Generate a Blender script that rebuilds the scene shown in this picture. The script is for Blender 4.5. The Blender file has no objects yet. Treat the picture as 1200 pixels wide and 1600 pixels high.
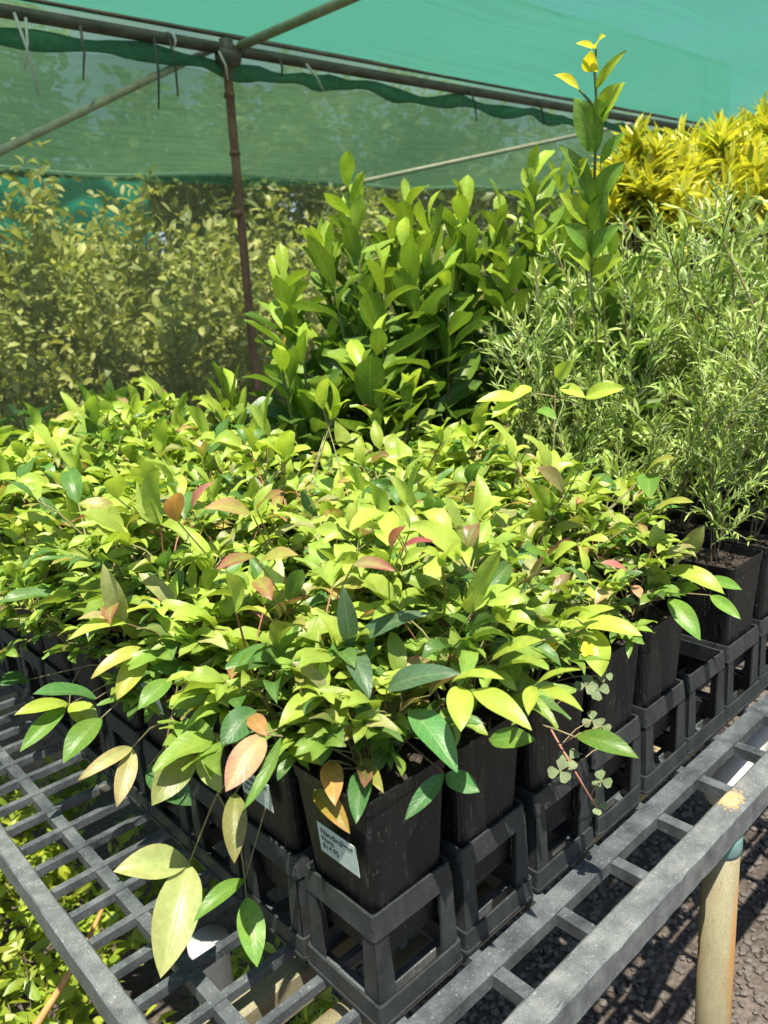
import bpy, math, random
import numpy as np
from mathutils import Vector, Matrix
sc = bpy.context.scene
rad = math.radians
# ------------------------------------------------------------------ camera
F = 1221.5                                   # focal length in pixels of a 1200 x 1600 frame
CAM = np.array([-0.1384, -0.1436, 1.3584])
YAW, PITCH, ROLL = 0.84336, -0.26803, -0.07492
f0 = np.array([math.cos(PITCH)*math.cos(YAW), math.cos(PITCH)*math.sin(YAW), math.sin(PITCH)])
r0 = np.array([math.sin(YAW), -math.cos(YAW), 0.0]); u0 = np.cross(r0, f0)
r1 = math.cos(ROLL)*r0 + math.sin(ROLL)*u0; u1 = -math.sin(ROLL)*r0 + math.cos(ROLL)*u0
cd = bpy.data.cameras.new('camera'); co = bpy.data.objects.new('camera', cd); sc.collection.objects.link(co)
co.matrix_world = Matrix(((r1[0], u1[0], -f0[0], CAM[0]), (r1[1], u1[1], -f0[1], CAM[1]), (r1[2], u1[2], -f0[2], CAM[2]), (0, 0, 0, 1)))
cd.sensor_fit = 'VERTICAL'; cd.sensor_height = 36.0; cd.sensor_width = 27.0; cd.lens = 36.0*F/1600
cd.clip_start = 0.02; cd.clip_end = 500
cd.dof.use_dof = True; cd.dof.focus_distance = 0.85; cd.dof.aperture_fstop = 9.0
sc.camera = co
# ------------------------------------------------------------------ sky, sun, exposure
SUN = Vector((-0.19, -0.31, 1.0)).normalized()           # direction towards the sun
w = bpy.data.worlds.new("World"); sc.world = w; w.use_nodes = True
nt = w.node_tree; nt.nodes.clear()
sky = nt.nodes.new('ShaderNodeTexSky'); sky.sky_type = 'NISHITA'; sky.sun_disc = False
sky.sun_elevation = math.asin(SUN.z); sky.sun_rotation = math.atan2(SUN.x, SUN.y)
bg = nt.nodes.new('ShaderNodeBackground'); bg.inputs[1].default_value = 0.085
wo = nt.nodes.new('ShaderNodeOutputWorld')
nt.links.new(sky.outputs[0], bg.inputs[0]); nt.links.new(bg.outputs[0], wo.inputs[0])
sl = bpy.data.lights.new('sun', 'SUN'); sl.energy = 5.0; sl.angle = rad(0.5); sl.color = (1.0, 0.94, 0.82)
so = bpy.data.objects.new('sun', sl); sc.collection.objects.link(so); so.location = (0, 0, 6)
so.rotation_euler = (-SUN).to_track_quat('-Z', 'Y').to_euler()
vs = sc.view_settings; vs.view_transform = 'Standard'; vs.look = 'None'; vs.exposure = 1.06; vs.gamma = 1.0
sc.cycles.max_bounces = 8; sc.cycles.transparent_max_bounces = 16; sc.cycles.transmission_bounces = 6
sc.cycles.use_denoising = True; sc.cycles.sample_clamp_indirect = 6.0

# ------------------------------------------------------------------ helpers
def ray(x, y): return f0 + r1*(x-600)/F - u1*(y-800)/F
def at(x, y, k, v):
    d = ray(x, y)
    if k == 'd': return CAM + d/np.linalg.norm(d)*v
    i = 'xyz'.index(k); return CAM + d*(v-CAM[i])/d[i]
def nrm(a): a = np.asarray(a, float); return a/np.maximum(np.linalg.norm(a, axis=-1, keepdims=True), 1e-9)

class MB:
    def __init__(s): s.v = []; s.q = []; s.t = []; s.uv = []; s.c = []; s.n = 0
    def add(s, V, Q=None, T=None, uv=None, col=(1, 1, 1)):
        V = np.asarray(V, float).reshape(-1, 3); k = len(V)
        s.v.append(V)
        s.uv.append(np.zeros((k, 2)) if uv is None else np.asarray(uv, float).reshape(-1, 2))
        c = np.asarray(col, float); s.c.append(np.broadcast_to(c, (k, 3)) if c.ndim == 1 else c.reshape(-1, 3))
        if Q is not None and len(Q): s.q.append(np.asarray(Q, int).reshape(-1, 4)+s.n)
        if T is not None and len(T): s.t.append(np.asarray(T, int).reshape(-1, 3)+s.n)
        s.n += k; return s
    def hexa(s, lo, hi, col=(1, 1, 1)):          # two rings of four corners, bottom then top
        return s.add(np.array(list(lo)+list(hi)), [(3, 2, 1, 0), (4, 5, 6, 7), (0, 1, 5, 4), (1, 2, 6, 5), (2, 3, 7, 6), (3, 0, 4, 7)], col=col)
    def box(s, x0, x1, y0, y1, z0, z1, col=(1, 1, 1)):
        return s.hexa([(x0, y0, z0), (x1, y0, z0), (x1, y1, z0), (x0, y1, z0)], [(x0, y0, z1), (x1, y0, z1), (x1, y1, z1), (x0, y1, z1)], col)
    def tube(s, P, R, n=6, col=(1, 1, 1), cap=False):
        P = np.asarray(P, float); m = len(P); R = np.broadcast_to(np.asarray(R, float), (m,))
        T = nrm(np.gradient(P, axis=0)); a = np.array([0, 0, 1.0]) if abs(T[0][2]) < 0.9 else np.array([1.0, 0, 0])
        V = []; uv = []
        for i in range(m):
            b = nrm(np.cross(T[i], a)); a = np.cross(b, T[i])
            for k in range(n):
                g = 2*math.pi*k/n; V.append(P[i]+R[i]*(math.cos(g)*b+math.sin(g)*a)); uv.append((k/n, i/(m-1)))
        Q = [(i*n+k, i*n+(k+1) % n, (i+1)*n+(k+1) % n, (i+1)*n+k) for i in range(m-1) for k in range(n)]
        T3 = []
        if cap:
            V.append(P[0]); V.append(P[-1]); uv += [(0, 0), (0, 1)]
            T3 = [(m*n, (k+1) % n, k) for k in range(n)]+[(m*n+1, (m-1)*n+k, (m-1)*n+(k+1) % n) for k in range(n)]
        return s.add(V, Q, T3, uv, col)
    def build(s, name, mat, parent=None, smooth=False):
        me = bpy.data.meshes.new(name)
        V = np.concatenate(s.v); Q = np.concatenate(s.q) if s.q else np.zeros((0, 4), int); T = np.concatenate(s.t) if s.t else np.zeros((0, 3), int)
        L = np.concatenate([Q.ravel(), T.ravel()]); tot = np.concatenate([np.full(len(Q), 4), np.full(len(T), 3)])
        me.vertices.add(len(V)); me.vertices.foreach_set('co', V.ravel())
        me.loops.add(len(L)); me.loops.foreach_set('vertex_index', L)
        me.polygons.add(len(tot)); me.polygons.foreach_set('loop_start', np.concatenate([[0], np.cumsum(tot)[:-1]])); me.polygons.foreach_set('loop_total', tot)
        me.update(calc_edges=True)
        ul = me.uv_layers.new(name='UVMap'); ul.data.foreach_set('uv', np.concatenate(s.uv)[L].ravel())
        ca = me.color_attributes.new('Col', 'FLOAT_COLOR', 'POINT')
        ca.data.foreach_set('color', np.hstack([np.concatenate(s.c), np.ones((len(V), 1))]).ravel())
        me.polygons.foreach_set('use_smooth', np.full(len(tot), bool(smooth)))
        me.materials.append(mat); me.validate()
        o = bpy.data.objects.new(name, me); sc.collection.objects.link(o)
        if parent is not None: o.parent = parent
        return o

def tag(o, label=None, cat=None, group=None, kind=None):
    for k, v in (('label', label), ('category', cat), ('group', group), ('kind', kind)):
        if v: o[k] = v
    return o
def thing(name, loc, label, cat, group=None, rz=0.0):
    o = bpy.data.objects.new(name, None); sc.collection.objects.link(o); o.empty_display_size = 0.03
    o.location = loc; o.rotation_euler = (0, 0, rz); return tag(o, label, cat, group)
def copy_to(ch, parent):
    c = ch.copy(); sc.collection.objects.link(c); c.parent = parent
    for g in ch.children:
        d = g.copy(); sc.collection.objects.link(d); d.parent = c
    return c

# ------------------------------------------------------------------ materials
def mat(name):
    m = bpy.data.materials.new(name); m.use_nodes = True; t = m.node_tree; t.nodes.clear()
    out = t.nodes.new('ShaderNodeOutputMaterial')
    def N(typ, **kw):
        n = t.nodes.new('ShaderNode'+typ)
        for k, v in kw.items():
            if k.startswith('i_'): n.inputs[k[2:].replace('_', ' ')].default_value = v
            elif k.startswith('n_'): n.inputs[int(k[2:])].default_value = v
            else: setattr(n, k, v)
        return n
    def Lk(a, b): t.links.new(a, b)
    return m, N, Lk, out
def ramp(N, stops):
    r = N('ValToRGB'); e = r.color_ramp.elements
    e[0].position, e[0].color = stops[0][0], (*stops[0][1], 1)
    e[1].position, e[1].color = stops[-1][0], (*stops[-1][1], 1)
    for p, c in stops[1:-1]:
        k = e.new(p); k.color = (*c, 1)
    return r
def mixc(N, Lk, typ, fac, a, b):
    m = N('Mix', data_type='RGBA', blend_type=typ)
    for s, i in ((fac, 0), (a, 6), (b, 7)):
        if hasattr(s, 'links'): Lk(s, m.inputs[i])
        else: m.inputs[i].default_value = s if i == 0 else (*s, 1)
    return m.outputs[2]
def math_(N, Lk, op, a, b=0.0, c=0.0):
    m = N('Math', operation=op)
    for i, s in enumerate((a, b, c)):
        if hasattr(s, 'links'): Lk(s, m.inputs[i])
        else: m.inputs[i].default_value = s
    return m.outputs[0]

def leaf_mat(name, rough=0.42, trans=0.35, vein=0.18, spec=0.45, nveins=9.0, vary=0.25, mottle=0.14, tgain=(1.25, 1.25, 0.7), spots=0.5):
    m, N, Lk, out = mat(name)
    at_ = N('Attribute', attribute_name='Col'); uv = N('UVMap'); sp = N('SeparateXYZ'); Lk(uv.outputs[0], sp.inputs[0])
    u, v = sp.outputs[0], sp.outputs[1]
    av = math_(N, Lk, 'ABSOLUTE', math_(N, Lk, 'SUBTRACT', v, 0.5))           # 0 at the midrib, 0.5 at the edge
    rib = math_(N, Lk, 'SUBTRACT', 1.0, math_(N, Lk, 'SMOOTH_MIN', math_(N, Lk, 'MULTIPLY', av, 22.0), 1.0, 0.2))
    side = math_(N, Lk, 'SINE', math_(N, Lk, 'MULTIPLY', math_(N, Lk, 'SUBTRACT', u, math_(N, Lk, 'MULTIPLY', av, 0.42)), nveins*6.283))
    side = math_(N, Lk, 'POWER', math_(N, Lk, 'MULTIPLY_ADD', side, 0.5, 0.5), 9.0)
    veins = math_(N, Lk, 'MAXIMUM', rib, math_(N, Lk, 'MULTIPLY', side, 0.35))
    geo = N('NewGeometry'); oi = N('ObjectInfo')
    no = N('TexNoise', i_Scale=160.0, i_Detail=3.0); tc = N('TexCoord'); Lk(tc.outputs['Object'], no.inputs['Vector'])
    no2 = N('TexNoise', i_Scale=45.0, i_Detail=2.0); Lk(tc.outputs['Object'], no2.inputs['Vector'])
    hs = N('HueSaturation'); Lk(at_.outputs['Color'], hs.inputs['Color'])
    Lk(math_(N, Lk, 'MULTIPLY_ADD', oi.outputs['Random'], vary, 1.0-vary/2), hs.inputs['Value'])
    Lk(math_(N, Lk, 'MULTIPLY_ADD', no2.outputs['Fac'], 0.06, 0.47), hs.inputs['Hue'])
    c = mixc(N, Lk, 'MULTIPLY', 1.0, hs.outputs[0], ramp_out(N, Lk, no.outputs['Fac'], 1-mottle, 1+mottle*0.6))
    c = mixc(N, Lk, 'MIX', math_(N, Lk, 'MULTIPLY', veins, vein), c, (0.55, 0.60, 0.22))
    n3 = N('TexNoise', i_Scale=75.0, i_Detail=4.0, i_Roughness=0.7); Lk(tc.outputs['Object'], n3.inputs['Vector'])
    sp3 = N('MapRange'); Lk(n3.outputs['Fac'], sp3.inputs[0]); sp3.inputs[1].default_value = 0.68; sp3.inputs[2].default_value = 0.76; sp3.inputs[4].default_value = spots
    c = mixc(N, Lk, 'MIX', sp3.outputs[0], c, (0.20, 0.12, 0.04))
    bp = N('Bump', i_Strength=0.35, i_Distance=0.0012); Lk(math_(N, Lk, 'MULTIPLY_ADD', no.outputs['Fac'], 0.5, math_(N, Lk, 'MULTIPLY', veins, -0.6)), bp.inputs['Height'])
    b = N('BsdfPrincipled', i_Roughness=rough); b.inputs['Specular IOR Level'].default_value = spec
    Lk(c, b.inputs['Base Color']); Lk(bp.outputs[0], b.inputs['Normal'])
    tr = N('BsdfTranslucent'); Lk(mixc(N, Lk, 'MULTIPLY', 1.0, c, tgain), tr.inputs[0])
    mx = N('MixShader', n_0=trans); Lk(b.outputs[0], mx.inputs[1]); Lk(tr.outputs[0], mx.inputs[2]); Lk(mx.outputs[0], out.inputs[0])
    return m
def ramp_out(N, Lk, fac, lo, hi):
    mr = N('MapRange'); Lk(fac, mr.inputs[0]); mr.inputs[1].default_value = 0.3; mr.inputs[2].default_value = 0.7
    mr.inputs[3].default_value = lo; mr.inputs[4].default_value = hi
    cb = N('CombineColor'); [Lk(mr.outputs[0], cb.inputs[i]) for i in range(3)]
    return cb.outputs[0]
def stain_mat(name, stops, scale=(1, 1, 1), nscale=20.0, rough=(0.4, 0.7), bump=0.2, bdist=0.001, detail=6.0, spec=0.4, metal=0.0, extra=None, patch=None):
    m, N, Lk, out = mat(name)
    tc = N('TexCoord'); oi = N('ObjectInfo'); shf = N('VectorMath', operation='ADD'); sm_ = math_(N, Lk, 'MULTIPLY', oi.outputs['Random'], 7.0)
    Lk(tc.outputs['Object'], shf.inputs[0]); Lk(sm_, shf.inputs[1])
    mp = N('Mapping'); mp.inputs['Scale'].default_value = scale; Lk(shf.outputs[0], mp.inputs[0])
    no = N('TexNoise', i_Scale=nscale, i_Detail=detail, i_Roughness=0.65); Lk(mp.outputs[0], no.inputs['Vector'])
    r = ramp(N, stops); Lk(no.outputs['Fac'], r.inputs[0]); c = r.outputs[0]
    if extra:                                   # a second layer of marks: (scale vec, noise scale, threshold, colour)
        for sv, ns, th, colr in extra:
            mp2 = N('Mapping'); mp2.inputs['Scale'].default_value = sv; Lk(shf.outputs[0], mp2.inputs[0])
            n2 = N('TexNoise', i_Scale=ns, i_Detail=5.0, i_Roughness=0.7); Lk(mp2.outputs[0], n2.inputs['Vector'])
            mr = N('MapRange'); Lk(n2.outputs['Fac'], mr.inputs[0]); mr.inputs[1].default_value = th; mr.inputs[2].default_value = th+0.12
            c = mixc(N, Lk, 'MIX', mr.outputs[0], c, colr)
    if patch is not None:                       # one lichen stain of its own shape on the rail
        vs_ = N('VectorMath', operation='SUBTRACT'); Lk(tc.outputs['Object'], vs_.inputs[0]); vs_.inputs[1].default_value = patch
        vm = N('VectorMath', operation='MULTIPLY'); Lk(vs_.outputs[0], vm.inputs[0]); vm.inputs[1].default_value = (0.7, 1, 0.3)
        vl = N('VectorMath', operation='LENGTH'); Lk(vm.outputs[0], vl.inputs[0])
        pn = N('TexNoise', i_Scale=240.0, i_Detail=4.0, i_Roughness=0.75); Lk(tc.outputs['Object'], pn.inputs['Vector'])
        dd = math_(N, Lk, 'ADD', vl.outputs['Value'], math_(N, Lk, 'MULTIPLY_ADD', pn.outputs['Fac'], 0.06, -0.03))
        mr = N('MapRange'); Lk(dd, mr.inputs[0]); mr.inputs[1].default_value = 0.010; mr.inputs[2].default_value = 0.013; mr.inputs[3].default_value = 0.95; mr.inputs[4].default_value = 0.0
        pr_ = ramp(N, [(0.35, (0.36, 0.20, 0.07)), (0.6, (0.62, 0.47, 0.24))]); Lk(pn.outputs['Fac'], pr_.inputs[0])
        c = mixc(N, Lk, 'MIX', mr.outputs[0], c, pr_.outputs[0])
    b = N('BsdfPrincipled', i_Metallic=metal); b.inputs['Specular IOR Level'].default_value = spec
    n9 = N('TexNoise', i_Scale=900.0, i_Detail=2.0); Lk(tc.outputs['Object'], n9.inputs['Vector']); c = mixc(N, Lk, 'MULTIPLY', 1.0, c, ramp_out(N, Lk, n9.outputs['Fac'], 0.72, 1.3))
    Lk(c, b.inputs['Base Color'])
    mr = N('MapRange'); Lk(no.outputs['Fac'], mr.inputs[0]); mr.inputs[3].default_value, mr.inputs[4].default_value = rough; Lk(mr.outputs[0], b.inputs['Roughness'])
    bp = N('Bump', i_Strength=bump, i_Distance=bdist); Lk(no.outputs['Fac'], bp.inputs['Height']); Lk(bp.outputs[0], b.inputs['Normal'])
    Lk(b.outputs[0], out.inputs[0]); return m
def cloth_mat(name, col, opacity, transl, streak=(1, 30, 1), nscale=3.0, tcol=None, wob=0.12):
    m, N, Lk, out = mat(name)
    tc = N('TexCoord'); mp = N('Mapping'); mp.inputs['Scale'].default_value = streak; Lk(tc.outputs['Object'], mp.inputs[0])
    no = N('TexNoise', i_Scale=nscale, i_Detail=5.0, i_Roughness=0.6); Lk(mp.outputs[0], no.inputs['Vector'])
    n2 = N('TexNoise', i_Scale=1.6, i_Detail=3.0); Lk(tc.outputs['Object'], n2.inputs['Vector'])
    c = mixc(N, Lk, 'MULTIPLY', 1.0, col, ramp_out(N, Lk, no.outputs['Fac'], 0.8, 1.15))
    d = N('BsdfDiffuse'); Lk(c, d.inputs[0])
    tr = N('BsdfTranslucent'); Lk(mixc(N, Lk, 'MULTIPLY', 1.0, tcol or col, ramp_out(N, Lk, no.outputs['Fac'], 0.78, 1.18)), tr.inputs[0])
    a = N('MixShader', n_0=transl); Lk(d.outputs[0], a.inputs[1]); Lk(tr.outputs[0], a.inputs[2])
    tp = N('BsdfTransparent'); mx = N('MixShader')
    o1 = math_(N, Lk, 'MULTIPLY_ADD', no.outputs['Fac'], wob*2, opacity-wob)
    o2 = math_(N, Lk, 'ADD', o1, math_(N, Lk, 'MULTIPLY_ADD', n2.outputs['Fac'], wob*2, -wob))
    Lk(o2, mx.inputs[0]); Lk(tp.outputs[0], mx.inputs[1]); Lk(a.outputs[0], mx.inputs[2]); Lk(mx.outputs[0], out.inputs[0])
    return m

M = {}
M['nandina'] = leaf_mat('nandina_leaf', rough=0.38, trans=0.36, vein=0.22)
M['bay'] = leaf_mat('glossy_leaf', rough=0.33, trans=0.30, vein=0.22, nveins=7)
M['fine'] = leaf_mat('narrow_leaf', rough=0.4, trans=0.25, vein=0.15, nveins=1)
M['strap'] = leaf_mat('strap_leaf', rough=0.4, trans=0.35, vein=0.1, nveins=1)
M['bush'] = leaf_mat('bush_leaf', rough=0.5, trans=0.35, vein=0.1, vary=0.35)
M['clover'] = leaf_mat('clover_leaf', rough=0.6, trans=0.3, vein=0.12, nveins=3)
M['stem'] = leaf_mat('stem_bark', rough=0.6, trans=0.0, vein=0.0)
M['pot'] = stain_mat('black_plastic', [(0.3, (0.002, 0.0024, 0.0026)), (0.75, (0.006, 0.0068, 0.007))], (1, 1, 0.15), 60, (0.35, 0.6), 0.15,
                     extra=[((6, 6, 0.5), 40, 0.595, (0.05, 0.052, 0.05)), ((3, 3, 0.6), 160, 0.62, (0.2, 0.2, 0.19))])
M['holder'] = stain_mat('grey_plastic', [(0.3, (0.012, 0.015, 0.015)), (0.75, (0.042, 0.047, 0.046))], (1, 1, 0.5), 40, (0.4, 0.65), 0.2,
                        extra=[((1, 1, 1), 120, 0.66, (0.16, 0.165, 0.16)), ((5, 5, 0.5), 40, 0.66, (0.13, 0.13, 0.125))])
M['grate'] = stain_mat('weathered_plastic', [(0.28, (0.022, 0.027, 0.03)), (0.5, (0.065, 0.076, 0.08)), (0.8, (0.14, 0.155, 0.155))], (1, 1, 1), 28, (0.4, 0.65), 0.3,
                       extra=[((1, 1, 1), 260, 0.60, (0.25, 0.265, 0.255)), ((1, 1, 1), 90, 0.64, (0.02, 0.023, 0.025)), ((1, 1, 1), 20, 0.62, (0.17, 0.16, 0.12))])
M['rail'] = stain_mat('scuffed_rail', [(0.25, (0.055, 0.063, 0.064)), (0.5, (0.115, 0.127, 0.125)), (0.8, (0.20, 0.212, 0.198))], (1, 1, 1), 45, (0.4, 0.65), 0.4,
                      extra=[((1, 1, 1), 300, 0.60, (0.33, 0.34, 0.32)), ((0.25, 1.5, 1.5), 160, 0.62, (0.035, 0.04, 0.04)), ((1, 1, 1), 14, 0.60, (0.22, 0.20, 0.15)), ((0.1, 2, 2), 220, 0.66, (0.36, 0.37, 0.35))], patch=tuple(at(1141, 1248, 'z', 0.752)))
M['leg'] = stain_mat('rusty_cream_pipe', [(0.3, (0.18, 0.155, 0.085)), (0.7, (0.27, 0.245, 0.15))], (1, 1, 0.3), 20, (0.35, 0.6), 0.15,
                     extra=[((2, 2, 0.12), 22, 0.55, (0.28, 0.15, 0.05)), ((2.5, 2.5, 0.2), 50, 0.60, (0.20, 0.18, 0.10)), ((1, 1, 0.25), 160, 0.63, (0.12, 0.06, 0.03))])
M['collar'] = stain_mat('teal_collar', [(0.3, (0.08, 0.16, 0.15)), (0.7, (0.16, 0.27, 0.25))], (1, 1, 1), 60, (0.4, 0.6))
M['pvc'] = stain_mat('white_plastic', [(0.3, (0.40, 0.41, 0.39)), (0.7, (0.52, 0.53, 0.51))], (1, 1, 1), 20, (0.3, 0.5), 0.05)
M['wood'] = stain_mat('pale_timber', [(0.3, (0.13, 0.115, 0.07)), (0.7, (0.26, 0.235, 0.15))], (0.1, 1, 1), 60, (0.6, 0.9), 0.3)
M['soil'] = stain_mat('potting_mix', [(0.35, (0.012, 0.009, 0.007)), (0.6, (0.05, 0.036, 0.026)), (0.8, (0.16, 0.11, 0.08))], (1, 1, 1), 150, (0.8, 1.0), 1.0, 0.004)
M['gravel'] = stain_mat('gravel_stone', [(0.3, (0.055, 0.047, 0.041)), (0.7, (0.15, 0.128, 0.11))], (1, 1, 1), 90, (0.7, 0.95), 0.5)
M['paper'] = stain_mat('label_paper', [(0.3, (0.40, 0.49, 0.43)), (0.7, (0.46, 0.54, 0.48))], (1, 1, 1), 60, (0.5, 0.6), 0.05)
M['ink'] = stain_mat('label_ink', [(0.3, (0.02, 0.025, 0.03)), (0.7, (0.04, 0.045, 0.05))], (1, 1, 1), 60, (0.5, 0.6), 0.0)
M['roof'] = cloth_mat('teal_shade_cloth', (0.03, 0.18, 0.13), 0.90, 0.62, (0.12, 75, 0), 4.0, (0.052, 0.225, 0.158), 0.09)
M['net_green'] = cloth_mat('green_net', (0.10, 0.28, 0.17), 0.42, 0.5, (1.6, 1, 40), 3.0, (0.20, 0.52, 0.32), 0.16)
M['net_clear'] = cloth_mat('dusty_net', (0.36, 0.35, 0.20), 0.30, 0.45, (26, 1, 1.2), 3.0, (0.5, 0.5, 0.28), 0.14)
M['hem'] = cloth_mat('net_hem', (0.08, 0.24, 0.14), 0.85, 0.35, (4, 1, 4), 9.0, (0.14, 0.42, 0.24), 0.1)
M['pale_hem'] = cloth_mat('pale_hem', (0.22, 0.36, 0.22), 0.55, 0.4, (4, 1, 4), 9.0, (0.3, 0.5, 0.32), 0.04)
M['screen'] = cloth_mat('olive_screen', (0.23, 0.38, 0.18), 0.80, 0.5, (1, 1, 24), 2.0, (0.40, 0.62, 0.30), 0.12)
M['far_cloth'] = cloth_mat('far_cloth', (0.02, 0.38, 0.26), 0.97, 0.45, (1, 1, 20), 2.0, (0.04, 0.55, 0.38), 0.02)
M['dark_pipe'] = stain_mat('weathered_steel', [(0.3, (0.045, 0.04, 0.033)), (0.7, (0.16, 0.14, 0.11))], (0.3, 1, 1), 30, (0.4, 0.7), 0.2)
M['rust'] = stain_mat('rusty_steel', [(0.3, (0.09, 0.045, 0.025)), (0.7, (0.24, 0.14, 0.085))], (1, 1, 0.3), 40, (0.6, 0.9), 0.4)
M['gal'] = stain_mat('tan_pipe', [(0.3, (0.25, 0.24, 0.15)), (0.7, (0.42, 0.40, 0.27))], (1, 1, 1), 30, (0.4, 0.6), 0.1)
M['strap_tie'] = stain_mat('tie_plastic', [(0.3, (0.02, 0.025, 0.022)), (0.7, (0.06, 0.07, 0.06))], (1, 1, 1), 60, (0.4, 0.6))
M['tie_pale'] = stain_mat('pale_tie', [(0.3, (0.45, 0.45, 0.42)), (0.7, (0.6, 0.6, 0.56))], (1, 1, 1), 60, (0.4, 0.6))
M['petal'] = leaf_mat('petal', rough=0.5, trans=0.3, vein=0.0)
# ground: gravel sheet and brown earth beyond
m, N, Lk, out = mat('ground_gravel')
tc = N('TexCoord'); vo = N('TexVoronoi', i_Scale=70.0); Lk(tc.outputs['Object'], vo.inputs['Vector']); no = N('TexNoise', i_Scale=3.0, i_Detail=6.0); Lk(tc.outputs['Object'], no.inputs['Vector'])
r = ramp(N, [(0.3, (0.05, 0.038, 0.03)), (0.7, (0.17, 0.135, 0.11))]); Lk(no.outputs['Fac'], r.inputs[0])
hs_ = N('HueSaturation'); hs_.inputs['Saturation'].default_value = 0.0; Lk(vo.outputs['Color'], hs_.inputs['Color']); c = mixc(N, Lk, 'MULTIPLY', 0.7, r.outputs[0], hs_.outputs[0])
b = N('BsdfPrincipled', i_Roughness=0.95); Lk(c, b.inputs['Base Color'])
bp = N('Bump', i_Strength=0.9, i_Distance=0.012); Lk(vo.outputs['Distance'], bp.inputs['Height']); Lk(bp.outputs[0], b.inputs['Normal']); Lk(b.outputs[0], out.inputs[0])
M['ground'] = m

# ------------------------------------------------------------------ leaves
def leaves(mb, P, D, Nn, L, W, col, ab=(0.75, 1.05), droop=0.6, fold=0.25, nu=7, nv=4, tipcol=None, wave=0.0, rng=None):
    """N leaves at once: base points P, chord directions D, upper-side normals Nn, lengths, widths, colours"""
    P = np.atleast_2d(P).astype(float); n = len(P)
    D = nrm(np.broadcast_to(np.atleast_2d(D), (n, 3))); Nn = np.broadcast_to(np.atleast_2d(Nn), (n, 3))
    Nn = nrm(Nn - D*(Nn*D).sum(1, keepdims=True)); S = np.cross(D, Nn)
    L = np.broadcast_to(L, (n,)).astype(float); W = np.broadcast_to(W, (n,)).astype(float)
    dr = np.broadcast_to(droop, (n,)).astype(float); fo = np.broadcast_to(fold, (n,)).astype(float)
    t = np.linspace(0, 1, nu+1); a, b = ab
    tm = np.clip(t, 0.004, 0.997); wt = tm**a*(1-tm)**b; wt /= (a/(a+b))**a*(b/(a+b))**b
    v = np.linspace(-1, 1, nv+1)
    th = dr[:, None]*(0.5-t[None, :])                                   # start raised, end lowered
    cx, sx = np.cos(th), np.sin(th)
    step = L[:, None]/nu
    X = np.concatenate([np.zeros((n, 1)), np.cumsum(0.5*(cx[:, 1:]+cx[:, :-1])*step, 1)], 1)
    Z = np.concatenate([np.zeros((n, 1)), np.cumsum(0.5*(sx[:, 1:]+sx[:, :-1])*step, 1)], 1)
    C = P[:, None]+X[..., None]*D[:, None]+Z[..., None]*Nn[:, None]
    nn = -sx[..., None]*D[:, None]+cx[..., None]*Nn[:, None]
    hw = wt[None]*W[:, None]/2                                          # n x nu+1
    wv = 0
    if rng is not None and wave:
        ph = rng.uniform(0, 6.28, (n, 1, 1)); wv = wave*W[:, None, None]*np.sin(t[None, :, None]*9+ph+v[None, None, :]*1.5)*np.abs(v)[None, None, :]
    off_s = hw[..., None]*v*np.cos(fo)[:, None, None]; off_n = hw[..., None]*np.abs(v)**1.3*np.sin(fo)[:, None, None]+wv
    V = C[:, :, None]+off_s[..., None]*S[:, None, None]+off_n[..., None]*nn[:, :, None]
    k = (nu+1)*(nv+1)
    q = np.array([(i*(nv+1)+j, (i+1)*(nv+1)+j, (i+1)*(nv+1)+j+1, i*(nv+1)+j+1) for i in range(nu) for j in range(nv)])
    Q = (np.arange(n)[:, None, None]*k+q[None]).reshape(-1, 4)
    uv = np.broadcast_to(np.stack(np.meshgrid(t, (v+1)/2, indexing='ij'), -1), (n, nu+1, nv+1, 2))
    c = np.broadcast_to(np.atleast_2d(col), (n, 3))[:, None, None]*np.ones((1, nu+1, nv+1, 1))
    if tipcol is not None:                                              # the leaf's own flush of another colour towards tip and edge
        tcv = np.broadcast_to(np.atleast_2d(tipcol[0]), (n, 3)); am = np.broadcast_to(tipcol[1], (n,))
        k2 = np.clip((0.25+0.75*t[:, None])*(0.45+0.55*np.abs(v)[None])*1.25, 0, 1)[None]*am[:, None, None]
        c = c*(1-k2[..., None])+tcv[:, None, None]*k2[..., None]
    mb.add(V.reshape(-1, 3), Q, None, uv.reshape(-1, 2), c.reshape(-1, 3))

YG = np.array([0.42, 0.54, 0.08]); MG = np.array([0.15, 0.29, 0.045]); DG = np.array([0.06, 0.16, 0.045]); RED = np.array([0.36, 0.09, 0.09])
PALE = np.array([0.42, 0.44, 0.17]); PINK = np.array([0.55, 0.22, 0.17]); OLV = np.array([0.20, 0.24, 0.06])
def up_tilt(rng, n, s=0.45): return nrm(np.array([0, 0, 1.0])+rng.normal(0, s, (n, 3)))

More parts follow.
